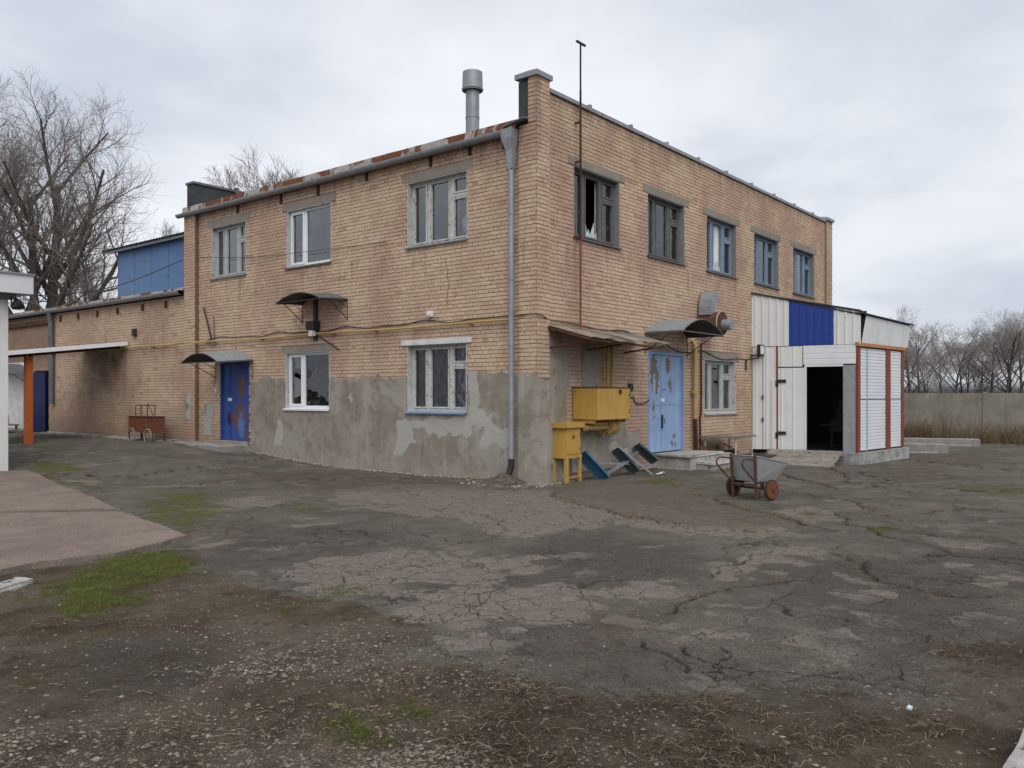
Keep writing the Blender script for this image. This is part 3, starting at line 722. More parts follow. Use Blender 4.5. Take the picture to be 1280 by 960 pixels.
# ---- curved sheet-metal awnings
def awning(mw, w_, dep, rise, drop, label, post=True, sheet_mat='galv'):
    n = 14
    def P(a, s, dz=0): return (w_ * a, s * dep, rise * math.sin(math.pi * a) ** .85 * (1 - .1 * s) - drop * s + dz)
    g = [[P(k / n, s) for k in range(n + 1)] for s in (0, .33, .66, 1)]
    a = MB().sheet(g, .006).build('awning', M[sheet_mat], bld, mw, label=label)
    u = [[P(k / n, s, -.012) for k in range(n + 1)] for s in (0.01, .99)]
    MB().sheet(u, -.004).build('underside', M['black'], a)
    r = MB()
    r.tube([P(k / n, 1, -.01) for k in range(n + 1)], .012, 6); r.bar(P(0, 1), P(1, 1), .02, .02); r.bar(P(0, 0), P(0, 1), .02, .035); r.bar(P(1, 0), P(1, 1), .02, .035)
    r.build('rim', M['galv_dark'] if sheet_mat == 'galv' else M['black'], a)
    for u_ in (0, 1):
        b = MB(); b.tube([(w_ * u_, .01, -.42), P(u_, .72, -.01)], .010, 6); b.tube([(w_ * u_, .012, -.46), (w_ * u_, .012, .02)], .010, 6)
        if post: b.tube([(w_ * u_, .012, -.18), P(u_, .35, -.02)], .006, 6)
        b.build('bracket', M['black'], a)
    return a
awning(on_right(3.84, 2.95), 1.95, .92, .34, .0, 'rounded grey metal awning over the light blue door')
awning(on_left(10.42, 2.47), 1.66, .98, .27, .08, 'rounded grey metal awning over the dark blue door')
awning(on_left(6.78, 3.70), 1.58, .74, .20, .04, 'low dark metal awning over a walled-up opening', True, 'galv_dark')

# ---- eaves: rusty flashing, gutter, hangers, downpipe
fl = MB(); n = 60
for i in range(20):
    a, b = .34 + i * .572, .34 + (i + 1) * .572 + .02; k = random.uniform(-.008, .008)
    fl.sheet([[(-.165 + k, a, 6.455 + k), (-.165 + k, b, 6.455 - k)], [(-.15 + k, a, 6.60 + k), (-.15 - k, b, 6.60 - k)], [(.30, a, 6.63), (.30, b, 6.63)]], .004)
fl.build('roof_flashing', M['flash'], bld)
def gutter(par, y0, y1, z, x=-.16, r=.085):
    n = 8; g = MB(); ys = np.linspace(y0, y1, max(3, int(abs(y1 - y0) / 1.0)))
    for a, b in zip(ys, ys[1:]):
        g.sheet([[(x - r * math.cos(math.pi * k / n), yy, z - r * math.sin(math.pi * k / n)) for k in range(n + 1)] for yy in (a, b)], .004)
    e = (len(ys) - 2)
    for yy in ys[1:-1]: g.tube([(x - (r + .006) * math.cos(math.pi * k / n), yy, z - (r + .006) * math.sin(math.pi * k / n)) for k in range(n + 1)], .009, 5)
    for yy in (y0, y1): g.add([(x - r * math.cos(math.pi * k / n), yy, z - r * math.sin(math.pi * k / n)) for k in range(n + 1)], [tuple(range(n + 1)), tuple(reversed(range(n + 1)))])
    return g.build('gutter', M['galv'], par)
gutter(bld, .62, 12.02, 6.44)
for y in (.72, 1.58, 2.63, 4.55, 6.2, 7.6, 9.4):
    MB().box(-.05, .0, y - .03, y + .03, 6.14 + random.uniform(0, .10), 6.36).build('bracket', M['brown_pipe'], bld)
dp = MB(); yd = .47; xd = -.13
dp.tube([(xd, yd, 5.75), (xd, yd, 4.6), (xd, yd, 3.1), (xd, yd, 1.9), (xd, yd, .42)], .052, 14)
for z in (4.9, 3.7, 2.5, 1.35): dp.tube([(xd, yd, z), (xd, yd, z + .05)], .060, 14)
dwn = dp.build('downpipe', M['galv'], bld)
hp = MB()
def sq(z, wx, wy, y=yd, x=xd): return [(x - wx, y - wy, z), (x + wx, y - wy, z), (x + wx, y + wy, z), (x - wx, y + wy, z)]
lv = [sq(6.45, .12, .13, yd + .03), sq(6.28, .115, .12, yd + .03), sq(6.06, .066, .07, yd + .01), sq(5.90, .06, .062), sq(5.73, .052, .052)]
vs = [p for l in lv for p in l]; fs = [(3, 2, 1, 0)]
for i in range(len(lv) - 1):
    for k in range(4): fs.append((i * 4 + k, i * 4 + (k + 1) % 4, (i + 1) * 4 + (k + 1) % 4, (i + 1) * 4 + k)[::-1])
fs.append((16, 17, 18, 19)); hp.add(vs, fs); hp.build('hopper', M['galv'], dwn)
sp = MB(); sp.tube([(xd, yd, .44), (xd, yd, .30), (xd - .04, yd + .03, .16), (xd - .12, yd + .06, .08)], .058, 10, False); sp.build('spout', M['black'], dwn)
MB().sheet([[(-.22, .12, 6.58), (-.22, .62, 6.50)], [(.2, .12, 6.63), (.2, .62, 6.55)]], .012).build('corner_flashing', M['galv'], bld)
# ---- parapets, caps, roofing felt
ft = MB(); ft.box(-.04, .36, .132, .37, 6.55, 7.30); ft.box(.36, LX, .38, .42, 6.6, 7.2); ft.build('parapet_felt', M['felt'], bld)
cap = MB()
zs = 7.225
xs = [.36] + [1.7 + i * 1.55 for i in range(9)] + [LX - .5]
for a, b in zip(xs, xs[1:]):
    cap.sheet([[(a, -.05, zs), (b - .006, -.05, zs)], [(a, .17, zs + .06), (b - .006, .17, zs + .06)], [(a, .46, zs + .03), (b - .006, .46, zs + .03)]], .012)
    cap.box(a, b - .006, -.055, -.045, zs - .07, zs + .002); cap.box(b - .05, b + .02, -.062, .1, zs - .075, zs + .05)
cap.build('parapet_cap', M['galv'], bld)
def pier_cap(x0, x1, y0, y1, z):
    c = MB(); xm = (x0 + x1) / 2; ym = (y0 + y1) / 2
    b = [(x0, y0, z), (x1, y0, z), (x1, y1, z), (x0, y1, z)]; u = [(p[0], p[1], z + .09) for p in b]; tp = [(x0 + .10, ym, z + .15), (x1 - .10, ym, z + .15)]
    c.add(b + u + tp, [(3, 2, 1, 0), (0, 1, 5, 4), (1, 2, 6, 5), (2, 3, 7, 6), (3, 0, 4, 7), (4, 5, 9, 8), (6, 7, 8, 9), (5, 6, 9), (7, 4, 8)]); c.build('parapet_cap', M['galv'], bld)
pier_cap(-.10, .38, -.10, .42, 7.345); pier_cap(LX - .56, LX + .10, -.12, .45, 7.22)
# far parapet, felted, seen end on
fp = MB(); fp.box(-.02, 14.5, 11.48, 11.80, 6.5, 7.24); fp.build('parapet', M['felt'], bld)
fc = MB(); fc.box(-.05, 14.5, 11.44, 11.84, 7.242, 7.30)
for x in (1.2, 2.0): fc.box(x, x + .1, 11.40, 11.50, 7.2, 7.36)
fc.build('parapet_cap', M['galv_dark'], bld)
# ---- chimney pipe on the roof
ch = thing('chimney_pipe', 'grey metal chimney pipe with round cap standing on the brick building roof', 'chimney', (2.2, 3.5, 6.5))
c = MB(); c.tube([(0, 0, 0), (0, 0, 1.35), (0, 0, 2.1)], .155, 20); c.tube([(0, 0, 1.38), (0, 0, 1.41)], .162, 20); c.build('pipe', M['galv'], ch)
c = MB(); n = 20
ring = lambda r, z: [(r * math.cos(2 * math.pi * k / n), r * math.sin(2 * math.pi * k / n), z) for k in range(n)]
vs = ring(.235, 2.0) + ring(.225, 2.42) + [(0, 0, 2.46)] + ring(.21, 2.0) + [(0, 0, 2.38)]
c.add(vs, [(k, (k + 1) % n, n + (k + 1) % n, n + k) for k in range(n)] + [(n + k, n + (k + 1) % n, 2 * n) for k in range(n)] + [(2 * n + 1 + (k + 1) % n, 2 * n + 1 + k, 3 * n + 1) for k in range(n)] + [((k + 1) % n, k, 2 * n + 1 + k, 2 * n + 1 + (k + 1) % n) for k in range(n)], True)
c.tube([(.238 * math.cos(a), .238 * math.sin(a), 2.03) for a in np.linspace(0, 6.2832, 21)], .012, 5); c.build('cap', M['galv'], ch)
MB().box(.10, .26, -.22, -.10, .0, .42).build('bracket', M['galv_dark'], ch)

# ================================================================== the one-storey annex
anx = thing('brick_annex', 'one-storey tan brick annex with long gutter joined to the taller building', 'annex')
AY0, AY1, AT = LY, 27.0, 4.30
a_ops = [(20.55, 21.75, .25, 2.42)]
m = MB()
for a, b, c_, d in rects_minus(AY0, AY1, -.3, AT, a_ops): m.box(.0, .38, a, b, c_, d)
m.box(0, 9, AY1 - .38, AY1, -.3, AT); m.box(8.6, 9, AY0, AY1 - .38, -.3, AT)
awall = m.build('wall', M['mortar'], anx)
mwA = on_left(AY1, 0)
B = courses(0, AY1 - AY0, .42, AT, [(AY1 - 21.75, AY1 - 20.55, .25, 2.42)], 30)
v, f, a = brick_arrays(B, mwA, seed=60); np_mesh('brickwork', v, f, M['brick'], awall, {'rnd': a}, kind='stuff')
pm = MB(); pm.box(-.03, 0, AY0, AY1, -.2, .40, .004); pm.build('plinth', M['concrete_pale'], awall)
rm = MB(); rm.sheet([[(-.12, AY0, 4.43), (9, AY0, 4.62)], [(-.12, AY1, 4.43), (9, AY1, 4.62)]], .05); rm.build('roof', M['felt'], anx)
fl = MB()
for i in range(17):
    a, b = AY0 + .02 + i * .9, AY0 + .02 + (i + 1) * .9 + .02; k = random.uniform(-.012, .012)
    fl.sheet([[(-.13 + k, a, 4.41 + k), (-.13 + k, b, 4.41)], [(-.12 + k, a, 4.49 + k), (-.12, b, 4.49)], [(.5, a, 4.53), (.5, b, 4.53)]], .004)
fl.build('roof_flashing', M['flash'], anx)
gutter(anx, AY0 + .05, AY1 - .1, 4.40, -.17, .095)
for y in (12.9, 14.2, 15.7, 17.0, 18.3, 19.6): MB().box(-.05, 0, y - .05, y + .05, 4.02, 4.2).build('bracket', M['steel_rust'], anx)
d = MB(); d.tube([(-.17, 20.1, 4.33), (-.12, 20.1, 4.0), (-.1, 20.1, 2.5), (-.1, 20.1, 1.3)], .085, 12); d.build('downpipe', M['galv_dark'], anx)
MB().box(-.10, -.01, 20.3, 26, 3.98, 4.12).build('eaves_board', M['steel_rust'], anx)
wp = MB(); wp.sheet([[(-.022, 21.9, .42), (-.022, 25.5, .42)], [(-.022, 21.9, 2.75), (-.022, 25.5, 2.75)]], .012); wp.build('whitewashed_patch', M['whitewash'], awall)
MB().box(.2, .3, 20.5, 21.8, .25, 2.42).build('dark_doorway', M['dark_in'], anx)
dd = MB(); dd.box(-.03, .03, 0, 1.15, .02, 2.1); dd.box(-.04, .04, 0, .06, .02, 2.1); dd.box(-.04, .04, 1.09, 1.15, .02, 2.1); dd.box(-.04, .04, .06, 1.09, 1.0, 1.08)
o = dd.build('door', M['blue_in_shade'], anx, Matrix.Translation((-.06, 20.62, .27)) @ Matrix.Rotation(R_(12), 4, 'Z'), label='shade-darkened blue metal door standing open')
n = 10
g = [[(-.02 - s * .8, 22.0 + 1.9 * k / n, 2.35 + .35 * math.sin(math.pi * k / n)) for k in range(n + 1)] for s in (0, .5, 1)]
aw = MB().sheet(g, .006).build('awning', M['galv_dark'], anx); b = MB(); b.tube([(-.02, 22.0, 1.95), (-.6, 22.0, 2.33)], .012, 6); b.tube([(-.8, 22, 2.35), (-.8, 23.9, 2.35)], .014, 6); b.build('bracket', M['black'], aw)
nb = MB(); nb.box(-.09, 0, 14.55, 14.72, 3.32, 3.52); nb.build('junction_box', M['black'], anx)

# blue cabin on the annex roof
rs = thing('rooftop_cabin', 'faded blue sheet-metal cabin standing on the annex roof', 'cabin', (.55, AY0 + .03, 4.5))
wd, ln, ht = 2.6, 5.05, 1.58
k = MB(); k.box(0, wd, 0, ln, 0, ht); body = k.build('wall', M['shed_blue'], rs)
for i, y in enumerate((.02, 1.05, 2.0, 3.0, 4.0, 5.0)): MB().box(-.012, 0, y - .015, y + .015, 0, ht).build('seam', M['black'] if i == 1 else M['shed_blue'], body)
nseg = 34
for kx in range(nseg):
    y0 = -.02 + (ln + .45) * kx / nseg; y1 = y0 + (ln + .45) / nseg; ym = (y0 + y1) / 2
    s_ = MB(); s_.sheet([[(-.28, y0, ht + .02), (wd + .2, y0, ht + .18)], [(-.28, ym, ht + .055), (wd + .2, ym, ht + .215)], [(-.28, y1, ht + .02), (wd + .2, y1, ht + .18)]], .008)
    s_.build('roof_sheet', M['felt'], rs)
k = MB(); k.box(-.20, -.16, -.02, ln + .35, ht - .06, ht + .03); k.build('fascia', M['galv'], rs)

# ================================================================== lean-to canopy with the orange post
cn = thing('post_canopy', 'thin white sheet canopy on an orange post beside the white kiosk', 'canopy', (-2.6, 15.4, .2))
def rel(p): return (p[0] + 2.6, p[1] - 15.4, p[2] - .2)
k = MB()
g = [[rel((x, y, 3.10 + x * .128 + .015 * math.sin(y * 3 + x))) for y in np.linspace(15.05, 17.9, 12)] for x in np.linspace(-.05, -6.2, 10)]
k.sheet(g, .012); rfc = k.build('roof_sheet', M['galv_dark'], cn)
k = MB(); k.sheet([[rel((-.05, 15.03, 3.06)), rel((-6.2, 15.03, 2.275))], [rel((-.05, 15.03, 3.17)), rel((-6.2, 15.03, 2.405))]], .014); k.build('edge_strip', M['pvc'], cn)
k = MB(); k.box(-.085, .085, -.085, .085, 0, 2.52); k.build('post', M['orange'], cn)
k = MB(); k.bar(rel((-.1, 15.4, 3.03)), rel((-6.1, 15.4, 2.26)), .06, .10); k.bar(rel((-2.6, 15.1, 2.69)), rel((-2.6, 17.8, 2.69)), .05, .06); k.build('rafter', M['black'], cn)

# boxes stacked under it by the wall
bt = thing('low_table', 'low plank table under the canopy carrying cardboard boxes', 'table', (-1.2, 21.2, .3))
k = MB(); k.box(-.45, .45, -.2, 2.2, .30, .34); k.build('top', M['plank'], bt)
for x in (-.4, .4):
    for y in (-.1, 2.1): MB().box(x - .03, x + .03, y - .03, y + .03, 0, .30).build('leg', M['plank'], bt)
def carton(loc, sx, sy, sz, rz, label):
    b = thing('cardboard_box', label, 'box', loc, rz, 'cardboard boxes under the canopy')
    k = MB(); k.box(-sx / 2, sx / 2, -sy / 2, sy / 2, 0, sz, .008); k.build('body', M['cardboard'], b)
    for s in (-1, 1): MB().sheet([[(-sx / 2, s * .004, sz + .004), (sx / 2, s * .004, sz + .004)], [(-sx / 2, s * sy / 2, sz + .012), (sx / 2, s * sy / 2, sz + .012)]], .004 * s).build('flap', M['cardboard'], b)
carton((-1.25, 22.2, .64), .5, .7, .72, .1, 'tall brown carton on the low table behind the kiosk corner')
carton((-1.2, 21.45, .64), .45, .55, .32, -.1, 'short brown carton on the low table next to the orange post')

# ================================================================== white kiosk on the left
ks = thing('white_kiosk', 'white panelled kiosk with deep roof fascia at the left edge', 'kiosk', (-5.21, 9.58, 0))
# its near face looks along the drive; local x runs left, y away from the yard
ks.rotation_euler = (0, 0, math.pi)
k = MB(); k.box(.10, 4.0, -3.0, 0, .06, 3.62); kw = k.build('wall', M['kiosk'], ks)
k = MB(); k.box(-.002, .10, -.05, .012, 0, 3.62); k.box(.10, .16, .0, .012, 0.06, 3.55); k.build('corner_trim', M['white_sheet'], ks)
k = MB(); k.box(-.10, 4.1, -.10, .16, 3.56, 3.66); k.build('cornice', M['galv_dark'], ks)
k = MB(); k.box(-.34, 4.4, -3.2, .38, 3.66, 4.04); k.build('fascia', M['kiosk'], ks)
k = MB(); k.box(-.365, 4.5, -3.25, .42, 4.04, 4.07); k.build('roof', M['galv'], ks)
fo = thing('floodlight', 'black round floodlight under the kiosk roof corner', 'floodlight', (0, 0, 0))
p0 = CAM + FW * 17.05 + RT * (21.5 - CX) / FPX * 17.05
fo.location = (p0[0], p0[1], 3.46)
k = MB(); k.tube([(-.10, 0, -.08), (0, 0, -.02), (.05, .0, .02)], [.05, .11, .14], 14); k.build('lamp_head', M['black'], fo)
k = MB(); k.tube([(-.12, 0, .14), (-.10, 0, -.05)], .015, 6); k.build('bracket', M['black'], fo)

# ================================================================== metal shed against the right front
SA, SB, SD = np.array([9.5, -.01]), np.array([10.07, -2.55]), np.array([13.28, -2.84])
AB = SB - SA; BD = SD - SB
def s_ab(u):
    d = FW + RT * (u - CX) / FPX; A_ = np.array([[AB[0], -d[0]], [AB[1], -d[1]]]); return float(np.linalg.solve(A_, CAM - SA)[0])
def s_bd(u):
    d = FW + RT * (u - CX) / FPX; A_ = np.array([[BD[0], -d[0]], [BD[1], -d[1]]]); return float(np.linalg.solve(A_, CAM - SB)[0])
shd = thing('metal_shed', 'white sheet-metal lean-to shed with a blue panel and open dark doorway', 'shed', (SA[0], SA[1], 0))
LAB, LBD = float(np.hypot(*AB)), float(np.hypot(*BD))
fA = frame((0, 0, 0), (AB[0] / LAB, AB[1] / LAB, 0), (-abs(AB[1]) / LAB, -AB[0] / LAB, 0))       # u from the building outwards
fB = frame((SB[0] - SA[0], SB[1] - SA[1], 0), (BD[0] / LBD, BD[1] / LBD, 0), (BD[1] / LBD, -BD[0] / LBD, 0))
def uA(px): return s_ab(px) * LAB
def uB(px): return s_bd(px) * LBD
Z0, ZS, RT0, RT1 = .14, 2.88, 4.36, 3.70
ur = uA(1071)
def roofz(u): return RT0 + (RT1 - RT0) * u / (LAB + .42)
def ribbed(u0, u1, zb, zt, pitch=.19, dep=.018, horiz=False):
    """profiled sheet in the local frame; zt may slope"""
    k = MB(); f0 = zt if callable(zt) else (lambda u: zt)
    if not horiz:
        us = []; u = u0; i = 0
        while u < u1 - 1e-4:
            for du, n_ in ((0, 0), (.06, 0), (.075, dep), (.115, dep), (.13, 0)):
                if u + du < u1: us.append((u + du, n_))
            u += pitch
        us.append((u1, 0))
        k.sheet([[(u, n_, zb) for u, n_ in us], [(u, n_, f0(u)) for u, n_ in us]], -.004)
    else:
        zs_ = []; z = zb
        while z < f0(u0) - 1e-4:
            for dz_, n_ in ((0, .0), (.012, .010), (pitch - .012, .010), (pitch - .002, 0)):
                if z + dz_ < f0(u0): zs_.append((z + dz_, n_))
            z += pitch
        zs_.append((f0(u0), .008))
        k.sheet([[(u0, n_, z) for z, n_ in zs_], [(u1, n_, z) for z, n_ in zs_]], .004)
    return k
# upper cladding: white, blue, white
b1, b2 = uA(986), uA(1042)
ue = uA(1076)
for a, b, mt, lb in ((.0, b1, 'white_sheet', None), (b1 + .004, b2, 'blue_sheet', 'deep blue profiled panel'), (b2 + .004, ue, 'white_sheet', None)):
    k = ribbed(a, b, ZS + .02, lambda u: roofz(u) - .05); o = k.build('panel', M[mt], shd, fA)
    if lb: o['label'] = lb
# lower: fixed narrow panels, closed leaf, lintel panel
h0, h1, d0, d1, dv = uA(953.5), uA(972), uA(1005.5), uA(1054), uA(1003)
LZ = Z0 + .02
for a, b in ((0.02, h0 - .008), (h0 + .008, h1 - .02)): ribbed(a, b, LZ, ZS, .30, .010).build('panel', M['white_sheet'], shd, fA)
MB().box(h1 - .15, h1 - .03, .006, .03, LZ, 2.0).build('panel', M['white_sheet'], shd, fA)
DT = 2.34
leaf = ribbed(h1 + .01, d0, LZ, DT - .02, .30, .010).build('door_leaf', M['white_sheet'], shd, fA)
for z in (.56, 1.93):
    k = MB(); k.box(h1 - .02, h1 + .22, .02, .035, z, z + .085); k.box(h1 - .05, h1 + .02, .02, .045, z - .1, z + .06); k.build('hinge', M['black'], leaf)
for z in (.9, 1.5, 2.65):
    k = MB(); k.box(h0 - .03, h0 + .03, .010, .03, z, z + .10); k.build('hinge', M['galv_dark'], shd, fA)
ribbed(h1 + .01, dv, DT + .01, ZS, .30, .010).build('panel', M['white_sheet'], shd, fA)
ribbed(dv + .02, ur - .02, DT + .06, ZS + .01, .14, .010, True).build('panel', M['white_slats'], shd, fA)
k = MB(); k.box(d0 - .0, d0 + .05, -.08, .015, LZ, DT); k.box(d0, d1, -.08, .01, DT - .0, DT + .06); k.build('door_frame', M['white_sheet'], shd, fA)
k = MB(); k.box(d1, d1 + .28, -.05, .04, Z0 - .12, DT + .03); k.box(d1 + .28, ur - .03, -.03, .025, Z0 - .12, DT + .03); k.build('door_jamb', M['galv'], shd, fA)
MB().box(h1 - .035, h1 + .0, -.01, .022, LZ, ZS).build('post', M['red_steel'], shd, fA)
MB().box(.0, ur, -.05, -.005, ZS - .03, ZS + .02).build('beam', M['red_steel'], shd, fA)
# front towards the yard
c1, c2, c3 = uB(1076.5), uB(1106), uB(1112)
wB = LBD
for a, b in ((0, .16), (uB(1106.3), uB(1111.5)), (wB - .17, wB)): MB().box(a, b, -.08, .04, Z0 - .0, ZS - .02, .003).build('post', M['red_steel'], shd, fB)
s0 = uB(1083)
zz = [Z0 + .02]; 
rows = [(Z0 + .03, 1.48), (1.50, ZS - .06)]
for (a, b) in ((.165, s0 - .02), (s0 + .02, uB(1106.3) - .01), (uB(1111.5) + .01, wB - .18)):
    for za, zb in rows:
        z = za
        while z < zb - .02:
            z2 = min(z + .085, zb); k = MB()
            k.sheet([[(a, 0, z), (b, 0, z)], [(a, .012, z + .014), (b, .012, z + .014)], [(a, .012, z2 - .012), (b, .012, z2 - .012)], [(a, 0, z2 - .002), (b, 0, z2 - .002)]], .004)
            k.build('slat', M['white_slats'], shd, fB); z = z2
MB().box(s0 - .034, s0 + .034, -.01, .020, Z0, ZS - .05).build('joint_strip', M['sill_blue'], shd, fB)
for z in [.3 + .42 * i for i in range(6)]:
    for x in (.19, uB(1106.3) - .03, wB - .2): MB().tube([(x, 0, z), (x, .03, z)], .014, 6).build('bolt', M['steel_rust'], shd, fB)
MB().box(-.02, wB + .1, -.02, .07, ZS - .03, ZS + .07, .004).build('beam', M['orange_wood'], shd, fB)
# leaning fascia under the roof edge
FO = .11
pans = [0, .62, 1.55, 2.45, 2.95, wB + .16]
pans = [.10, uB(1092), uB(1108), uB(1123), wB + .18]
for a, b in zip(pans, pans[1:]):
    k = MB(); k.sheet([[(a + .018, .06, ZS + .06), (b - .018, .06, ZS + .06)], [(a + .018 + .12, FO, RT1 - .05 - .028 * a), (b - .018 + .16, FO, RT1 - .05 - .028 * b)]], .012); k.build('fascia_panel', M['white_sheet'], shd, fB)
k = MB()
A0 = (-.05, .0); 
k.sheet([[(-.05, .05, RT0), (ue * 1.0, .05, roofz(ue)), (LAB + FO + .12, .05, RT1 - .03)], [(-.05, -4.2, RT0), (ue, -4.2, roofz(ue)), (LAB + FO + .08, -3.7, RT1 - .03)]], -.035)
k.build('roof', M['felt'], shd, fA)
MB().sheet([[(-.02, FO + .07, RT1 - .035), (wB + .40, FO + .07, RT1 - .125)], [(-.02, -.3, RT1 + .0), (wB + .40, -.3, RT1 - .09)]], .03).build('roof_edge', M['felt'], shd, fB)
MB().bar((0, .012, RT0 - .02), (LAB + FO, .012, RT1 - .05), .015, .035).build('roof_edge', M['steel_dark'], shd, fA)
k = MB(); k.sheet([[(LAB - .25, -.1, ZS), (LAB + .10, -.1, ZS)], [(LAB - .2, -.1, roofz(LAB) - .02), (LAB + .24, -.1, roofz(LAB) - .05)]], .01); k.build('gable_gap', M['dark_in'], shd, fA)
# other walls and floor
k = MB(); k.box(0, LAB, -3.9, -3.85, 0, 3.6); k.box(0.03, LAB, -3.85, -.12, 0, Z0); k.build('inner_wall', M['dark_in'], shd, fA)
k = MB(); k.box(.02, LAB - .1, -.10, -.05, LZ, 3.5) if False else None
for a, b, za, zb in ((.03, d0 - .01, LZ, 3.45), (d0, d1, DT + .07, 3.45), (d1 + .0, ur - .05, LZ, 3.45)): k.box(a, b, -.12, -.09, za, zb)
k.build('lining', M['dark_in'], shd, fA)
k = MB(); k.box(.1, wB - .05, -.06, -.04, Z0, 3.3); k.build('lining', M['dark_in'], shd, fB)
# concrete plinth
k = MB(); nx = 14
pl_ = []
k.box(-.16, wB + .12, -.35, .14, -.35, Z0 - .01, .012); k.box(-.17, .12, -.9, -.352, -.35, Z0 - .012, .012); k.build('plinth', M['plinth'], shd, fB)
# machine standing in the dark of the doorway
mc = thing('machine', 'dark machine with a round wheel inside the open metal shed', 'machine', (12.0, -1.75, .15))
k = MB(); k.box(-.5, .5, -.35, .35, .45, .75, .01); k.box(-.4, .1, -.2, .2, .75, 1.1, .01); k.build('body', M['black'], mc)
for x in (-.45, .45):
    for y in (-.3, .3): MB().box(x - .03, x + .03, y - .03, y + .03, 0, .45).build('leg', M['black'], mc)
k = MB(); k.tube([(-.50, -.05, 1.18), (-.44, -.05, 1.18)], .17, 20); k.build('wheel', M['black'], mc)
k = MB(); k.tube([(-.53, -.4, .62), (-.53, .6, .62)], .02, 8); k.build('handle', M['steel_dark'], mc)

# boarded ramp to its doorway
rp = thing('ramp', 'worn boarded ramp leading up to the shed doorway', 'ramp', (SA[0], SA[1], 0))
ra, rb_ = uA(958), uA(1053); nb_ = 11; run = 2.9
def RP(u, n_): return (u - .0 * n_, n_, Z0 + .01 - (.28) * n_ / run)
for i in range(nb_):
    n0 = .05 + run * i / nb_; n1 = .05 + run * (i + 1) / nb_ - .012; j = random.uniform(-.008, .008)
    k = MB(); k.sheet([[(ra + .1 + random.uniform(-.05, .05), n0, RP(0, n0)[2] + j), (rb_ + random.uniform(-.04, .04), n0, RP(0, n0)[2] + j)], [(ra + .1 + random.uniform(-.05, .05), n1, RP(0, n1)[2] + j), (rb_ + random.uniform(-.04, .04), n1, RP(0, n1)[2] + j)]], -.035)
    k.build('plank', M['plank_pale'], rp, fA)
k = MB(); k.bar((ra + .2, .05, Z0 - .08), (ra + .2, run, -.16), .06, .12); k.bar((rb_ - .06, .05, Z0 - .08), (rb_ - .06, run, -.16), .06, .12); k.build('stringer', M['steel_rust'], rp, fA)
k = MB(); k.sheet([[(ra + .1, run + .03, -.135), (rb_ - .3, run + .03, -.135)], [(ra + .3, run + .55, -.165), (rb_ - .6, run + .5, -.165)]], -.03); k.build('toe_plate', M['red_steel'], rp, fA)

# ================================================================== things along the right front
gc = thing('gas_cabinet', 'large yellow metal gas cabinet hung on the wall under the sheet shelter', 'cabinet', (1.12, 0, 1.13))
k = MB(); k.box(0, 1.2, -.55, -.03, 0, .61, .003); gb = k.build('body', M['yellow'], gc)
for a, b in ((.015, .595), (.605, 1.185)): pass
k = MB(); k.box(.012, 1.188, -.566, -.552, .012, .598); dr = k.build('door', M['yellow'], gc)
k = MB(); k.box(.78, .84, -.60, -.566, .50, .58); k.build('handle', M['steel_rust'], dr)
k = MB(); k.box(-.014, -.002, -.53, -.05, .02, .59); k.build('side_panel', M['yellow'], gc)
k = MB(); k.box(-.02, 1.22, -.58, -.02, .612, .628); k.build('lid', M['steel_rust'], gc)
k = MB(); k.box(.02, .06, -.5, 0, -.06, -.004); k.box(1.12, 1.16, -.5, 0, -.06, -.004); k.build('bracket', M['yellow'], gc)
for z in (.12, .44): MB().tube([(1.17, -.572, z), (1.17, -.572, z + .07)], .010, 8).build('hinge', M['steel_rust'], dr)
gm = thing('gas_meter_piping', 'yellow pipe elbow and flange below the large yellow gas cabinet', 'gas pipe', (1.2, -.28, 1.0))
k = MB(); k.tube([(-.05, 0, -.02), (.75, 0, -.02)], .055, 10); k.tube([(.15, -.06, .05), (.6, -.06, .05)], .03, 8); k.build('pipe', M['yellow_pipe'], gm)
k = MB(); k.tube([(.72, 0, -.02), (.98, 0, -.01)], .13, 14)
for z in (.72, .78, .88, .94): k.tube([(z, 0, -.02), (z + .025, 0, -.02)], .155, 14)
k.tube([(.86, -.0, .0), (.98, -.1, .05), (1.0, -.1, .12)], .05, 10); k.build('flange', M['yellow_pipe'], gm)
for x in (.25, .4): MB().tube([(x, -.02, -.03), (x, -.02, .09)], .014, 6).build('bolt', M['yellow_pipe'], gm)
sg = thing('gas_box', 'small yellow gas box with lid on four legs near the corner', 'cabinet', (.50, -.30, 0))
k = MB(); k.box(0, .47, .0, .30, .50, 1.0, .003); k.build('body', M['yellow'], sg)
k = MB(); k.box(.02, .45, -.014, -.002, .515, .985); dr = k.build('door', M['yellow'], sg); MB().box(.20, .23, -.03, -.014, .80, .86).build('handle', M['steel_rust'], dr); MB().box(.22, .34, -.020, -.014, .85, .93).build('plate', M['yellow'], dr)
for z in (.58, .86): MB().tube([(.445, -.02, z), (.445, -.02, z + .06)], .009, 8).build('hinge', M['steel_rust'], dr)
k = MB(); k.box(-.06, .53, -.06, .33, 1.0, 1.09, .006); k.build('lid', M['yellow'], sg)
k = MB(); k.box(-.02, .49, -.02, .32, .44, .50); k.build('base_frame', M['yellow'], sg)
for x, y, r in ((.02, .0, .03), (.45, .0, .022), (.02, .28, .022), (.45, .28, .022)): MB().box(x - r, x + r, y - r, y + r, -.02 if r < .03 else -.05, .44).build('leg', M['yellow'], sg)
MB().box(.02, .45, -.02, .0, .08, .10).build('crossbar', M['yellow'], sg)
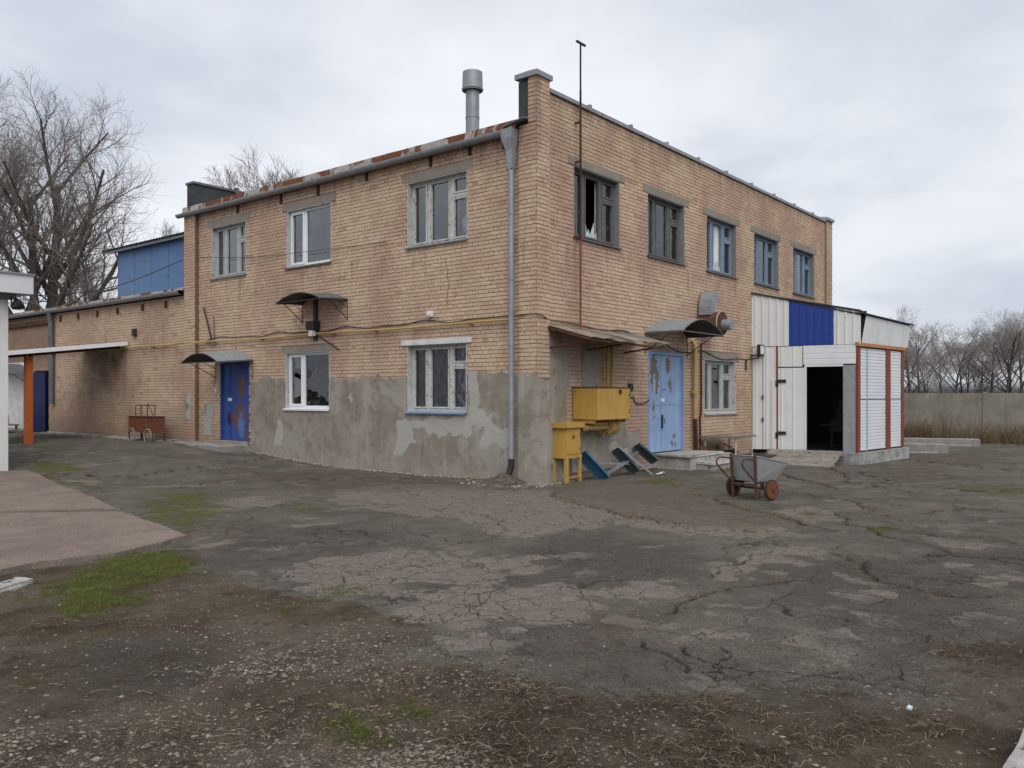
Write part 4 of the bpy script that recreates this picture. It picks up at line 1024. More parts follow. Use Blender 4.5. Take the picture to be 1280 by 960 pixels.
for i, (x, r) in enumerate(((2.10, .016), (2.22, .028), (2.40, .032))):
    g = thing('gas_riser', ('thinnest yellow riser pipe above the large gas cabinet', 'middle yellow riser pipe above the large gas cabinet', 'thickest yellow riser pipe above the large gas cabinet')[i], 'gas pipe', (x, -.10, 1.75), 0, 'yellow risers above the gas cabinet')
    k = MB(); k.tube([(0, 0, 0), (0, 0, 1.0 - .05 * i), (0, .06, 1.06 - .05 * i)], r, 10); k.build('pipe', M['yellow_pipe'], g)
    k = MB(); k.tube([(0, 0, .35 + .2 * i), (0, 0, .40 + .2 * i)], r + .012, 10); k.build('collar', M['yellow_pipe'], g)
gp_ = thing('gas_pipe', 'yellow gas pipe running along the whole brick front above the doors', 'gas pipe', (-.09, 0, 2.98))
ys = np.linspace(.52, 26.5, 60)
k = MB(); k.tube([(0, y - 0, .012 * math.sin(y * 1.3)) for y in ys if y < 11.1] + [(-.20, 11.2, 0), (-.20, 11.9, 0)] + [(0 if y > 12.1 else -.2, y, .01 * math.sin(y)) for y in ys if y > 12], .022, 8); k.build('pipe', M['yellow_pipe'], gp_)
for y in (1.5, 4.2, 5.6, 8.3, 10.7, 13.5, 17, 20): MB().box(-.04, .09, y - .015, y + .015, -.045, -.025).build('bracket', M['steel_rust'], gp_)
def cable(name, pts, r, label, cat='cable', n=6, mat='cable', group=None):
    pts = [Vector(p) for p in pts]; out = []
    for i in range(len(pts) - 1):
        p0, p1, p2, p3 = pts[max(i - 1, 0)], pts[i], pts[i + 1], pts[min(i + 2, len(pts) - 1)]
        for s in range(6):
            t_ = s / 6; out.append(.5 * ((2 * p1) + (p2 - p0) * t_ + (2 * p0 - 5 * p1 + 4 * p2 - p3) * t_ ** 2 + (3 * p1 - p0 - 3 * p2 + p3) * t_ ** 3))
    out.append(pts[-1]); o = out[0].copy()
    ob = MB().tube([p - o for p in out], r, n).build(name, M[mat]); ob.location = o; ob['label'] = label; ob['category'] = cat
    if group: ob['group'] = group
    return ob
cable('cable', [(-.04, .56, 3.07)] + [(-.035, y, 3.06 + .03 * math.sin(y * 2.7) + .02 * math.sin(y * 5.1)) for y in np.arange(.9, 11.1, .62)], .011, 'sagging black cable above the yellow pipe on the long brick front')
cable('cable', [(-.08, .5, 3.03), (-.09, .1, 3.06), (-.08, -.08, 3.05), (.1, -.09, 3.03), (.4, -.05, 2.97), (1.2, -.03, 2.96), (2.2, -.03, 2.90), (3.0, -.03, 2.94), (3.9, -.03, 2.75), (4.4, -.03, 2.84), (5.2, -.03, 2.62), (5.9, -.03, 2.60), (6.6, -.03, 2.66), (7.6, -.03, 2.50), (8.6, -.03, 2.55), (9.1, -.03, 2.54)], .010, 'black cable wrapping the corner and passing above the light blue door')
cable('conduit', [(9.05, -.04, 2.25), (9.05, -.05, 2.50), (9.05, -.10, 2.54), (9.40, -.22, 2.60), (9.45, -.26, 2.72)], .022, 'dark bent conduit beside the shed floodlight', 'conduit')
fl_ = thing('floodlight', 'small square white floodlight on the brick wall at the shed corner', 'floodlight', (9.42, -.30, 2.80))
k = MB(); k.box(-.14, .14, -.03, .05, -.14, .14, .004); k.build('lamp_head', M['black'], fl_); MB().box(-.11, .11, -.037, -.032, -.11, .11).build('lamp_glass', M['white_plate'], fl_)
MB().box(-.02, .02, .05, .30, -.16, -.12).build('bracket', M['black'], fl_)
# sheet shelter above the cabinet
sh = thing('sheet_shelter', 'sagging old sheet shelter above the large yellow gas cabinet', 'shelter', (.28, 0, 2.6))
nsh = 4; tot = 3.0
for i in range(nsh):
    a, b = tot * i / nsh, tot * (i + 1) / nsh + .05; jj = random.uniform(-.02, .02)
    g = [[(a + (b - a) * q / 6, -s * 1.0, .30 - s * .27 + .010 * math.sin(q * 1.7 + i * 2) * s + jj * s - .03 * math.sin(math.pi * ((a + b) / 2 / tot)) - (.035 * (a / tot)) + .012 * i) for q in range(7)] for s in (0, .35, .7, 1.0 + .03 * jj)]
    MB().sheet(g, .012).build('roof_sheet', M['shelter'] if i % 2 else M['shelter2'], sh)
for x in (.12, 1.35, 2.7): MB().tube([(x, -.02, -.12), (x, -.95, -.02)], .018, 6).build('strut', M['steel_rust'], sh)
k = MB(); k.bar((0, -.94, -.012), (2.95, -.94, -.065), .05, .04); k.bar((0, -.03, .24), (2.95, -.03, .20), .05, .05); k.bar((.0, 0, .25), (0, -.98, -.01), .03, .03); k.build('frame', M['steel_rust'], sh)
# antenna mast
ms = thing('antenna_mast', 'tall thin rusty mast with T-shaped top fixed beside the smashed window', 'mast', (1.21, -.14, 2.8))
k = MB(); k.tube([(0, 0, 0), (0, 0, 1.75)], .021, 8); k.build('lower_pole', M['red_steel'], ms)
k = MB(); k.tube([(0, 0, 1.75), (0, 0, 4.6)], .021, 8); k.build('middle_pole', M['brown_pipe'], ms)
k = MB(); k.tube([(0, 0, 4.55), (0, 0, 5.47)], .018, 8); k.build('upper_pole', M['black'], ms)
k = MB(); k.bar((-.13, 0, 5.50), (.16, 0, 5.50), .035, .035); k.build('top_bar', M['black'], ms)
for z in (1.82, 3.25, 4.0): MB().bar((0, -.0, z), (0, .14, z), .03, .04).build('clamp', M['steel_rust'], ms)
# vent: rusty fan drum with bent duct
vt = thing('vent_duct', 'bent grey duct with rusty fan drum on the wall above the awning', 'duct', (6.50, 0, 3.30))
k = MB(); k.tube([(.0, -.02, 0), (0, -.58, 0)], .27, 22); k.build('drum', M['steel_rust'], vt)
k = MB(); k.tube([(0, -.53, 0), (0, -.555, 0)], .278, 22); k.build('drum_rim', M['reveal_white'], vt)
k = MB(); k.tube([(.02, -.58, -.04), (.02, -.80, -.04)], .13, 16); k.build('fan_motor', M['galv'], vt)
def arcduct():
    k = MB(); w2 = .15; pts = []
    cs = [(-.14, .28, 90)] ; path = [((-.10), .20), (-.10, .38), (-.06, .52), (.03, .63), (.16, .68)]
    for i, (x, z) in enumerate(path):
        d = Vector((path[min(i + 1, 4)][0] - path[max(i - 1, 0)][0], 0, path[min(i + 1, 4)][1] - path[max(i - 1, 0)][1])).normalized(); a = Vector((-d.z, 0, d.x)) * .13
        c = Vector((x, -.22, z)); pts.append([c + a + Vector((0, -w2, 0)), c - a + Vector((0, -w2, 0)), c - a + Vector((0, w2, 0)), c + a + Vector((0, w2, 0))])
    vs = [p for r in pts for p in r]; fs = [(i * 4 + q, i * 4 + (q + 1) % 4, (i + 1) * 4 + (q + 1) % 4, (i + 1) * 4 + q) for i in range(4) for q in range(4)]
    k.add(vs, fs); return k, pts[-1]
k, mouth = arcduct(); k.build('duct', M['galv'], vt); dm = Vector((.16, 0, .03)) * .02
MB().add([p - Vector((.012, 0, 0)) for p in mouth], [(0, 1, 2, 3)]).build('duct_mouth', M['black'], vt)
# pipes right of the blue door
dpz = thing('gas_downpipe', 'yellow wall pipe turning brown below beside the light blue door', 'gas pipe', (6.02, -.10, .25))
k = MB(); k.tube([(0, 0, .78), (0, 0, 2.55), (0, .08, 2.66)], .045, 10); k.build('pipe', M['yellow_pipe'], dpz)
k = MB(); k.tube([(.06, 0, 0), (0, 0, .80)], .050, 10); k.build('lower_pipe', M['brown_pipe'], dpz)
k = MB(); k.tube([(0, -.0, 1.35), (0, 0, 1.47)], .07, 10); k.tube([(-.13, 0, 1.42), (.10, 0, 1.42)], .025, 8); k.build('valve', M['yellow_pipe'], dpz)
cable('conduit', [(6.42, -.05, .3), (6.38, -.05, 1.0), (6.44, -.05, 1.25), (6.44, -.05, 2.2), (6.44, -.05, 2.85)], .022, 'thin dark conduit between the yellow wall pipe and window', 'conduit', 8, 'brown_pipe')
k = MB(); k.tube([(0, 0, 0), (0, -.05, 0)], .085, 14); o = k.build('vent_plate', M['black'], None); o.location = (3.22, -.005, 1.76); o['label'] = 'round dark vent hole left of the light blue door'; o['category'] = 'vent'
cable('cable', [(2.85, -.03, 1.50), (3.1, -.03, 1.49), (3.3, -.04, 1.56), (3.45, -.03, 1.43), (3.8, -.04, 1.43), (3.98, -.04, 1.50)], .012, 'short dark wire between yellow cabinet and light blue door')

# ---- fittings on the left front
eb = thing('lamp_box', 'black square lamp housing under the low awning', 'lamp', (0, 6.28, 3.0))
k = MB(); k.box(-.20, -.02, -.14, .14, .08, .27, .004); k.build('housing', M['black'], eb); k = MB(); k.box(-.18, -.08, -.07, .07, -.06, .06, .003); k.build('lamp_head', M['white_plate'], eb)
k = MB(); k.box(-.06, -.02, -.06, .06, -.15, .9); k.build('bracket', M['black'], eb)
cable('cable', [(-.03, 6.2, 2.92), (-.03, 6.0, 2.86), (-.03, 5.45, 2.60)], .012, 'short dark cable slanting down over the lower plastic window')
mb = thing('wall_meter', 'small white box on the wall above the lower white window', 'meter', (0, 2.62, 3.22))
k = MB(); k.box(-.09, -.01, -.06, .06, -.06, .06, .004); k.build('body', M['white_plate'], mb); MB().tube([(-.09, 0, .0), (-.12, 0, .0)], .045, 10).build('cap', M['white_plate'], mb)
ant = thing('antenna_bracket', 'thin bracket with two prongs above the yellow pipe by the pilaster', 'bracket', (-.03, 10.55, 2.95))
k = MB(); k.tube([(0, 0, 0), (-.05, .15, .55), (-.06, .32, .95)], .022, 6); k.build('arm', M['cable'], ant); k = MB(); k.tube([(0, -.1, 0), (-.04, -.12, .7)], .014, 6); k.build('prong', M['galv_dark'], ant)
MB().box(-.03, .02, -.2, .1, -.04, .03).build('base', M['galv'], ant)
bs = thing('bell_push', 'tiny white bell push beside the dark blue door', 'bell', (0, 10.42, 1.72)); MB().box(-.03, -.008, -.03, .03, -.05, .05, .003).build('button', M['white_plate'], bs); MB().box(-.012, -.004, -.04, .04, -.06, .06, .0).build('plate', M['white_plate'], bs)

# ---- steps
def stone_block(k, x0, x1, y0, y1, z0, z1, j): k.box(x0, x1, y0, y1, z0, z1, j)
stp = thing('door_step', 'pale concrete doorstep in front of the light blue door', 'step', (4.2, 0, 0))
for a, b in ((.05, .98), (1.0, 2.1)): MB().box(a, b, -.88, -.02, -.1, .285 - .01 * (a > .5), .012).build('block', M['concrete_pale'], stp)
MB().box(-.02, 1.6, -.92, -.02, .278, .325, .012).build('top_slab', M['concrete_pale'], stp)
MB().box(.35, 1.2, -1.26, -.89, -.1, .12, .012).build('block', M['concrete_pale'], stp); MB().box(.30, 2.2, -1.30, -.90, .122, .17, .014).build('lower_slab', M['concrete_pale'], stp)
st2 = thing('door_step', 'rough broken concrete step in front of the dark blue door', 'step', (0, 9.9, .15))
def rough(name, par, x0, x1, y0, y1, z0, z1, mat, n=(10, 6), amp=.035, seed=0):
    X, Y = np.meshgrid(np.linspace(x0, x1, n[0]), np.linspace(y0, y1, n[1]), indexing='ij'); k = MB()
    wx = par.location.x; wy = par.location.y
    Zt = z1 + (fbm(X + wx, Y + wy, 3, 4, seed) - .5) * amp * 2
    ed = np.minimum(np.minimum(X - x0, x1 - X), np.minimum(Y - y0, y1 - Y)); Zt = Zt - np.where(ed < 1e-6, amp * 1.2, 0)
    Xj = X + (fbm(X + wx, Y + wy, 5, 3, seed + 3) - .5) * amp * 3; Yj = Y + (fbm(X + wx, Y + wy, 5, 3, seed + 4) - .5) * amp * 3
    top = [[(Xj[i, j], Yj[i, j], Zt[i, j]) for j in range(n[1])] for i in range(n[0])]
    k.sheet(top, z0 - z1); return k.build(name, M[mat], par)
rough('slab', st2, -.75, -.02, -1.05, .62, -.15, .25, 'concrete', (12, 16), .03, 3)
rough('slab', st2, -.60, -.03, .66, 1.75, -.15, .23, 'concrete', (8, 10), .04, 5)
rough('slab', st2, -.95, -.45, .3, 1.5, -.15, .10, 'concrete', (8, 10), .03, 8)

ld = thing('wall_ledge', 'low broken concrete ledge along the foot of the annex wall', 'ledge', (0, 12.4, .3))
for i, (a, b) in enumerate(((0, 1.7), (1.75, 3.6), (3.66, 5.4), (5.5, 7.6))): rough('slab', ld, -.52 + .05 * (i % 2), -.03, a, b, -.15, .09 - .01 * i, 'concrete', (6, 16), .03, 50 + i)
# ---- small table by the shed
tb = thing('work_table', 'narrow plank table with thin legs in front of the lower window', 'table', (6.65, -.85, 0))
def quad_prism(pts, z0, z1): 
    k = MB(); n = len(pts); k.add([(x, y, z0) for x, y in pts] + [(x, y, z1) for x, y in pts], [tuple(reversed(range(n))), tuple(range(n, 2 * n))] + [(i, (i + 1) % n, n + (i + 1) % n, n + i) for i in range(n)]); return k
quad_prism([(-.12, -.06), (1.22, .02), (1.30, .30), (1.05, .72), (-.35, .78)], .585, .615).build('top', M['plank'], tb)
quad_prism([(.20, .05), (1.05, .10), (1.0, .5), (.1, .5)], .617, .630).build('board', M['plank_pale'], tb)
for x, y in ((.0, .02), (.86, -.02), (.92, .6), (-.2, .7)): MB().tube([(x, y, -.03), (x, y, .585)], .020, 8).build('leg', M['reveal_white'], tb)
sc = thing('scrap_heap', 'rusty scrap metal heaped under the narrow plank table', 'scrap', (6.4, -.35, .05))
rg = random.Random(3)
for i in range(14):
    a = rg.uniform(0, 3.1); x, y = rg.uniform(-.3, 1.1), rg.uniform(-.3, .15); l = rg.uniform(.25, .6)
    MB().bar((x - l / 2 * math.cos(a), y - .12 * math.sin(a), rg.uniform(0, .25)), (x + l / 2 * math.cos(a), y + .12 * math.sin(a), rg.uniform(.05, .36)), rg.uniform(.03, .2), rg.uniform(.02, .06)).build('rod', M['steel_rust'], sc)
sp_ = thing('iron_sheet', 'dark steel sheet lying beside the shed ramp', 'sheet', (8.3, -.7, .08)); rough('sheet', sp_, -.75, .75, -.35, .45, -.03, .02, 'steel_dark', (6, 5), .006, 2); MB().box(-.6, .6, .0, .05, .028, .05).build('rib', M['steel_dark'], sp_)

# ---- broken bench leaning on the wall
bn = thing('broken_bench', 'collapsed bench frame with blue and grey steel legs under the yellow cabinet', 'bench', (1.45, -.35, 0))
def chan(p, q, w_, mat):
    p = Vector(p); q = Vector(q); d = (q - p).normalized(); sx = Vector((.35, -.94, 0)); sx = (sx - d * sx.dot(d)).normalized(); a = d.cross(sx)
    k = MB()
    k.bar(p, q, .012, w_, sx); 
    for s in (-1, 1): k.bar(p + sx * s * w_ / 2 + a * .03, q + sx * s * w_ / 2 + a * .03, .06, .012, sx)
    return k.build('leg', M[mat], bn)
chan((-.25, .18, .50), (.16, -.10, .0), .23, 'blue_leg'); chan((1.00, .20, .52), (1.38, -.05, .04), .20, 'slate_leg'); chan((1.85, .22, .56), (2.25, -.02, .20), .20, 'slate_leg')
for p, q in (((.05, .1, .30), (2.25, -.05, .12)), ((.15, -.08, .06), (1.9, .2, .42)), ((.9, .15, .62), (1.5, -.35, .0)), ((.2, .0, .02), (1.3, .0, .3))): MB().bar(p, q, .022, .035).build('rail', M['galv'], bn)

# ---- two-wheeled cart
ct = thing('wheelbarrow', 'grey metal two-wheeled handcart with rusty frame and tube handles', 'handcart', (.545, -3.835, 0), math.atan2(-.21, .71))
# local x: towards the nose, y: along the axle (left wheel at +y)
wr = .155
for s in (1, -1):
    wh = MB(); pts = 26
    wh.tube([(0, s * .37 - .028, wr), (0, s * .37 - .02, wr), (0, s * .37 + .02, wr), (0, s * .37 + .028, wr)], [wr - .02, wr, wr, wr - .02], pts)
    w_o = wh.build('wheel', M['tyre'], ct); d_ = MB(); d_.tube([(0, s * .37 - .034, wr), (0, s * .37 + .034, wr)], wr - .016, 22); d_.build('rim', M['rust_disc'] if s < 0 else M['tyre'], w_o)
    d_ = MB(); d_.tube([(0, s * .37 - .055, wr), (0, s * .37 + .055, wr)], .03, 10); d_.build('hub', M['steel_rust'], w_o)
k = MB(); k.tube([(0, -.40, wr), (0, .40, wr)], .018, 8); k.build('axle', M['black'], ct)
TUBT = [(-.20, -.245, .665), (.62, -.20, .525), (.62, .20, .525), (-.20, .245, .665)]; TUBB = [(-.14, -.215, .27), (.34, -.17, .255), (.34, .17, .255), (-.14, .215, .27)]
def inset(P, k_, dz_): c = sum((Vector(p) for p in P), Vector()) / 4; return [tuple(c + (Vector(p) - c) * k_ + Vector((0, 0, dz_))) for p in P]
k = MB(); vs = TUBB + TUBT + inset(TUBT, .97, 0) + inset(TUBB, .95, .012)
fs = [(3, 2, 1, 0)] + [(i, (i + 1) % 4, 4 + (i + 1) % 4, 4 + i) for i in range(4)] + [(4 + i, 4 + (i + 1) % 4, 8 + (i + 1) % 4, 8 + i) for i in range(4)] + [(8 + i, 8 + (i + 1) % 4, 12 + (i + 1) % 4, 12 + i) for i in range(4)] + [(12, 13, 14, 15)]
k.add(vs, fs); tub = k.build('tub', M['tub'], ct)
k = MB()
for i in range(4): k.tube([TUBT[i], TUBT[(i + 1) % 4]], .012, 6)
k.build('rim', M['galv'], tub)
for s in (1, -1):
    MB().bar((-.215, s * .235, .69), (-.17, s * .225, 0), .04, .03, (0, 1, 0)).build('leg', M['steel_rust'], ct)
    k = MB(); k.tube([(-.215, s * .24, .61), (-.42, s * .25, .635), (-.50, s * .25, .62), (-.535, s * .25, .57), (-.51, s * .25, .52), (-.36, s * .245, .39), (-.19, s * .235, .26)], .014, 8); k.build('handle', M['steel_rust'], ct)
    MB().bar((-.1, s * .19, .25), (.32, s * .16, .235), .03, .03).build('rail', M['steel_rust'], ct)
    MB().bar((.0, s * .2, wr), (.0, s * .19, .25), .05, .03).build('axle_strut', M['black'], ct)
    MB().bar((-.10, s * .2, .02), (.0, s * .19, .25), .02, .02).build('brace', M['steel_rust'], ct)
k = MB(); k.bar((-.18, -.22, .22), (-.18, .22, .22), .03, .03); k.build('crossbar', M['steel_rust'], ct)

# ---- rusty brazier on wheels
bz = thing('brazier', 'rusty metal brazier box on small wheels against the annex wall', 'brazier', (-.55, 12.95, .33))
k = MB(); k.box(-.20, .20, -.60, .60, .26, .68, .006); k.build('body', M['rust_disc'], bz)
k = MB(); k.box(-.22, .22, -.62, .62, .68, .70); k.build('rim', M['steel_rust'], bz)
k = MB()
for y in (-.45, -.05, .3, .6): k.tube([(.0, y, .7), (.0, y, 1.05 - .1 * abs(y))], .012, 6)
k.tube([(0, -.45, 1.0), (0, .6, 1.0)], .012, 6); k.tube([(0, -.1, 1.02), (.0, -.35, .72)], .012, 6); k.tube([(0, .3, 1.0), (-.1, .05, .9)], .01, 6); k.build('grill_rack', M['steel_rust'], bz)
for y in (-.45, .45):
    k = MB(); n = 20
    k.tube([(-.2, y + .19 * math.cos(a), .19 + .19 * math.sin(a) - .02) for a in np.linspace(0, 6.283, n)], .02, 6, False); k.tube([(-.2, y - .18, .17), (-.2, y + .18, .17)], .01, 5); k.tube([(-.2, y, .0), (-.2, y, .34)], .01, 5); k.build('wheel', M['lintel'], bz)
for x, y in ((.18, .62), (.18, -.62), (-.18, .62), (-.18, -.62)): MB().box(x - .02, x + .02, y - .02, y + .02, -.02, .26).build('leg', M['steel_rust'], bz)
# overhead wires
cable('overhead_wire', [(-9.5, 16.2, 5.0), (-5, 14.5, 4.15), (-2, 13.0, 4.30), (-.05, 11.95, 5.25)], .012, 'thin overhead wire sagging from the left to the building corner', 'wire', 5)
cable('overhead_wire', [(-.03, 11.2, 5.25), (-.05, 8.6, 4.98), (-.05, 5.6, 4.86), (-.05, 3.9, 4.80)], .006, 'thin wire drooping across the upper brick front', 'wire', 5)
# ---- kerb block at the lower right
a, b = gp(1264, 968), gp(1292, 918); d_ = np.array(b) - np.array(a); d_ = d_ / np.hypot(*d_); nrm = np.array([d_[1], -d_[0]])
kb = thing('kerb_stone', 'pale concrete kerb stone in the lower right corner', 'kerb', (a[0], a[1], 0), math.atan2(d_[1], d_[0]))
rough('block', kb, -1.2, 1.6, -.32, 0, -.1, .10, 'concrete_pale', (30, 8), .008, 4); rough('block', kb, 1.63, 3.6, -.32, .01, -.1, .09, 'concrete_pale', (20, 8), .008, 6)
p0 = gp(8, 736)
rk = thing('concrete_chunk', 'flat pale broken concrete piece at the edge of the apron', 'rubble', (p0[0], p0[1], 0), .5); rough('chunk', rk, -.42, .22, -.08, .08, -.05, .06, 'concrete_pale', (14, 6), .012, 9); rough('fragment', rk, -.30, .1, -.11, -.085, -.05, .03, 'concrete_pale', (8, 4), .01, 19)
for u_, v_, sc_, lb in ((1137, 893, .018, 'small crumpled pale blue plastic scrap on the bare soil'), (826, 594, .07, 'small white lump lying in front of the pale doorstep')):
    q0 = gp(u_, v_); k = MB(); rg_ = random.Random(u_); g = [[(sc_ * (i - 1.5) * rg_.uniform(.7, 1.2), sc_ * .6 * (j - 1) * rg_.uniform(.6, 1.2), .02 + sc_ * rg_.uniform(.0, .7)) for j in range(3)] for i in range(4)]
    o = k.sheet(g, .012).build('plastic_scrap', M['white_plate'] if u_ < 900 else M['pale_plastic']); o.location = (q0[0], q0[1], .0); o['label'] = lb; o['category'] = 'litter'
# ---- concrete beams beyond the shed
for i, (pa, pb, h_, lb) in enumerate((((1120, 566), (1185, 567), .30, 'nearer pale concrete beam lying beyond the shed'), ((1128, 556), (1226, 558), .26, 'farther long concrete beam lying beyond the shed'), ((1195, 551), (1262, 551), .16, 'low mossy concrete beam near the dead grass'))):
    a, b = np.array(gp(*pa)), np.array(gp(*pb)); L_ = np.hypot(*(b - a)); an = math.atan2(*(b - a)[::-1])
    t_ = thing('concrete_beam', lb, 'beam', (a[0], a[1], -.18), an, 'concrete beams lying on the yard'); rough('beam', t_, 0, L_, 0, .4, -.05, h_, 'concrete', (24, 6), .015, 30 + i); rough('rubble', t_, .2, L_ - .3, -.12, .0, -.05, .06, 'concrete', (20, 4), .02, 40 + i)

# ================================================================== the yard
def sdf_poly(x, y, P):
    """signed distance, positive inside"""
    d = np.full(x.shape, 1e9); ins = np.zeros(x.shape, bool); n = len(P)
    for i in range(n):
        a, b = P[i], P[(i + 1) % n]; e = b - a; wx, wy = x - a[0], y - a[1]
        t_ = np.clip((wx * e[0] + wy * e[1]) / (e @ e), 0, 1)
        d = np.minimum(d, np.hypot(wx - e[0] * t_, wy - e[1] * t_))
        c = (a[1] <= y) != (b[1] <= y)
        with np.errstate(divide='ignore', invalid='ignore'): xi = a[0] + (y - a[1]) / (e[1] if e[1] != 0 else 1e-9) * e[0]
        ins ^= c & (x < xi)
    return np.where(ins, d, -d)
def line_d(x, y, P):
    d = np.full(x.shape, 1e9)
    for a, b in zip(P, P[1:]):
        e = b - a; wx, wy = x - a[0], y - a[1]; t_ = np.clip((wx * e[0] + wy * e[1]) / (e @ e), 0, 1)
        d = np.minimum(d, np.hypot(wx - e[0] * t_, wy - e[1] * t_))
    return d
# outlines of the patches, as they lie on the ground
DIRT = [gpl((-700, 1600), (-300, 760), (0, 716), (60, 706), (140, 700), (200, 692), (236, 684), (240, 712), (290, 728), (352, 738), (440, 752), (475, 770), (520, 795), (500, 830), (575, 838), (640, 842), (700, 850), (770, 868), (900, 880), (1000, 868), (1100, 872), (1180, 866), (1168, 830), (1175, 812), (1230, 806), (1310, 800), (1500, 820), (1900, 1600), (640, 3000))]
DARKASPH = [gpl((55, 822), (150, 800), (230, 805), (285, 822), (290, 842), (240, 862), (140, 880), (70, 875)), gpl((590, 770), (700, 760), (770, 800), (1000, 830), (1150, 830), (1150, 868), (900, 872), (760, 862), (640, 838), (560, 820)),
            gpl((238, 690), (300, 665), (430, 655), (520, 668), (560, 690), (470, 690), (330, 712), (250, 715)), gpl((620, 690), (760, 668), (880, 690), (860, 715), (720, 735), (600, 735)), gpl((1000, 700), (1300, 690), (1300, 800), (1150, 815), (980, 790))]
PALE = [gpl((330, 712), (400, 694), (500, 686), (570, 692), (600, 708), (590, 724), (520, 728), (430, 738), (360, 728)), gpl((600, 745), (680, 735), (735, 760), (720, 785), (650, 790), (590, 770)), gpl((420, 612), (520, 604), (640, 612), (780, 628), (900, 650), (1000, 668), (860, 668), (760, 655), (640, 672), (560, 650), (430, 628)),
        gpl((775, 742), (805, 726), (838, 734), (850, 746), (800, 748)), gpl((800, 790), (870, 780), (960, 790), (930, 805), (840, 808)), gpl((500, 740), (600, 738), (640, 760), (590, 790), (500, 780)), gpl((860, 715), (960, 690), (990, 700), (900, 735)),
        gpl((270, 625), (330, 618), (350, 632), (280, 642)), gpl((520, 800), (600, 790), (620, 806), (560, 815)), gpl((930, 640), (1010, 632), (1060, 650), (980, 655))]
APRON = [gpl((682, 612), (720, 605), (810, 600), (900, 622), (1010, 650), (1000, 658), (940, 663), (860, 660), (800, 651), (740, 636), (700, 626))]
BROWN = [gpl((300, 590), (420, 592), (560, 600), (690, 612), (560, 612), (420, 612), (320, 604)), gpl((690, 790), (760, 770), (800, 800), (760, 830), (700, 815)), gpl((240, 650), (330, 650), (300, 672), (240, 672)), gpl((1130, 566), (1280, 562), (1280, 580), (1160, 585)), gpl((1085, 590), (1150, 585), (1200, 600), (1110, 606))]
GREEN = [(gpl((85, 770), (92, 740), (130, 728), (175, 728), (182, 752), (150, 768)), 1.15), (gpl((60, 745), (120, 700), (225, 684), (228, 708), (180, 755)), 1.0), (gpl((160, 650), (190, 620), (255, 612), (285, 635), (240, 665), (215, 660)), .75), (gpl((30, 576), (90, 580), (96, 588), (40, 592)), .9), (gpl((38, 600), (60, 592), (128, 608), (120, 614)), .75),
         (gpl((360, 630), (395, 626), (400, 638), (370, 642)), .9), (gpl((452, 902), (470, 893), (486, 896), (472, 906)), .8), (gpl((492, 895), (515, 886), (534, 888), (520, 897)), .85), (gpl((795, 606), (815, 596), (850, 598), (845, 608)), .85), (gpl((990, 648), (1012, 640), (1036, 644), (1030, 652)), .9), (gpl((1092, 664), (1112, 656), (1118, 666)), .9), (gpl((1180, 611), (1210, 604), (1300, 611), (1300, 621), (1220, 616)), .7),
         (gpl((-10, 634), (20, 632), (46, 640), (20, 645)), 1.0), (gpl((0, 740), (60, 720), (90, 760), (80, 820), (0, 830)), .45), (gpl((330, 745), (420, 735), (450, 760), (420, 775), (340, 770)), .55), (gpl((380, 930), (420, 870), (460, 870), (430, 930)), .45), (gpl((20, 860), (60, 790), (200, 750), (260, 770), (120, 830)), .42), (gpl((100, 590), (200, 610), (300, 600), (300, 640), (200, 640)), .42), (gpl((180, 705), (240, 690), (300, 720), (200, 740)), .4), (gpl((583, 600), (600, 594), (612, 600), (600, 606)), 1.0), (gpl((880, 652), (930, 640), (1000, 655), (940, 660)), .3), (gpl((665, 830), (700, 820), (720, 850), (640, 900)), .25), (gpl((850, 890), (960, 870), (980, 900), (860, 930)), .35),
         (gpl((1150, 550), (1300, 545), (1300, 553), (1160, 556)), .9), (gpl((1000, 905), (1080, 880), (1110, 900), (1020, 930)), .25)]
GRAVEL = [gpl((-300, 1100), (-50, 880), (100, 890), (260, 880), (430, 880), (600, 920), (680, 1000), (500, 1300), (0, 1500)), gpl((230, 800), (420, 790), (560, 830), (700, 850), (640, 900), (420, 870), (250, 860))]
STRAW = [gpl((1168, 865), (1172, 815), (1230, 800), (1330, 795), (1400, 900), (1250, 880)), gpl((640, 870), (800, 875), (980, 868), (1180, 872), (1150, 930), (1000, 990), (600, 1000), (560, 900)), gpl((880, 862), (1000, 858), (1110, 868), (1000, 880))]
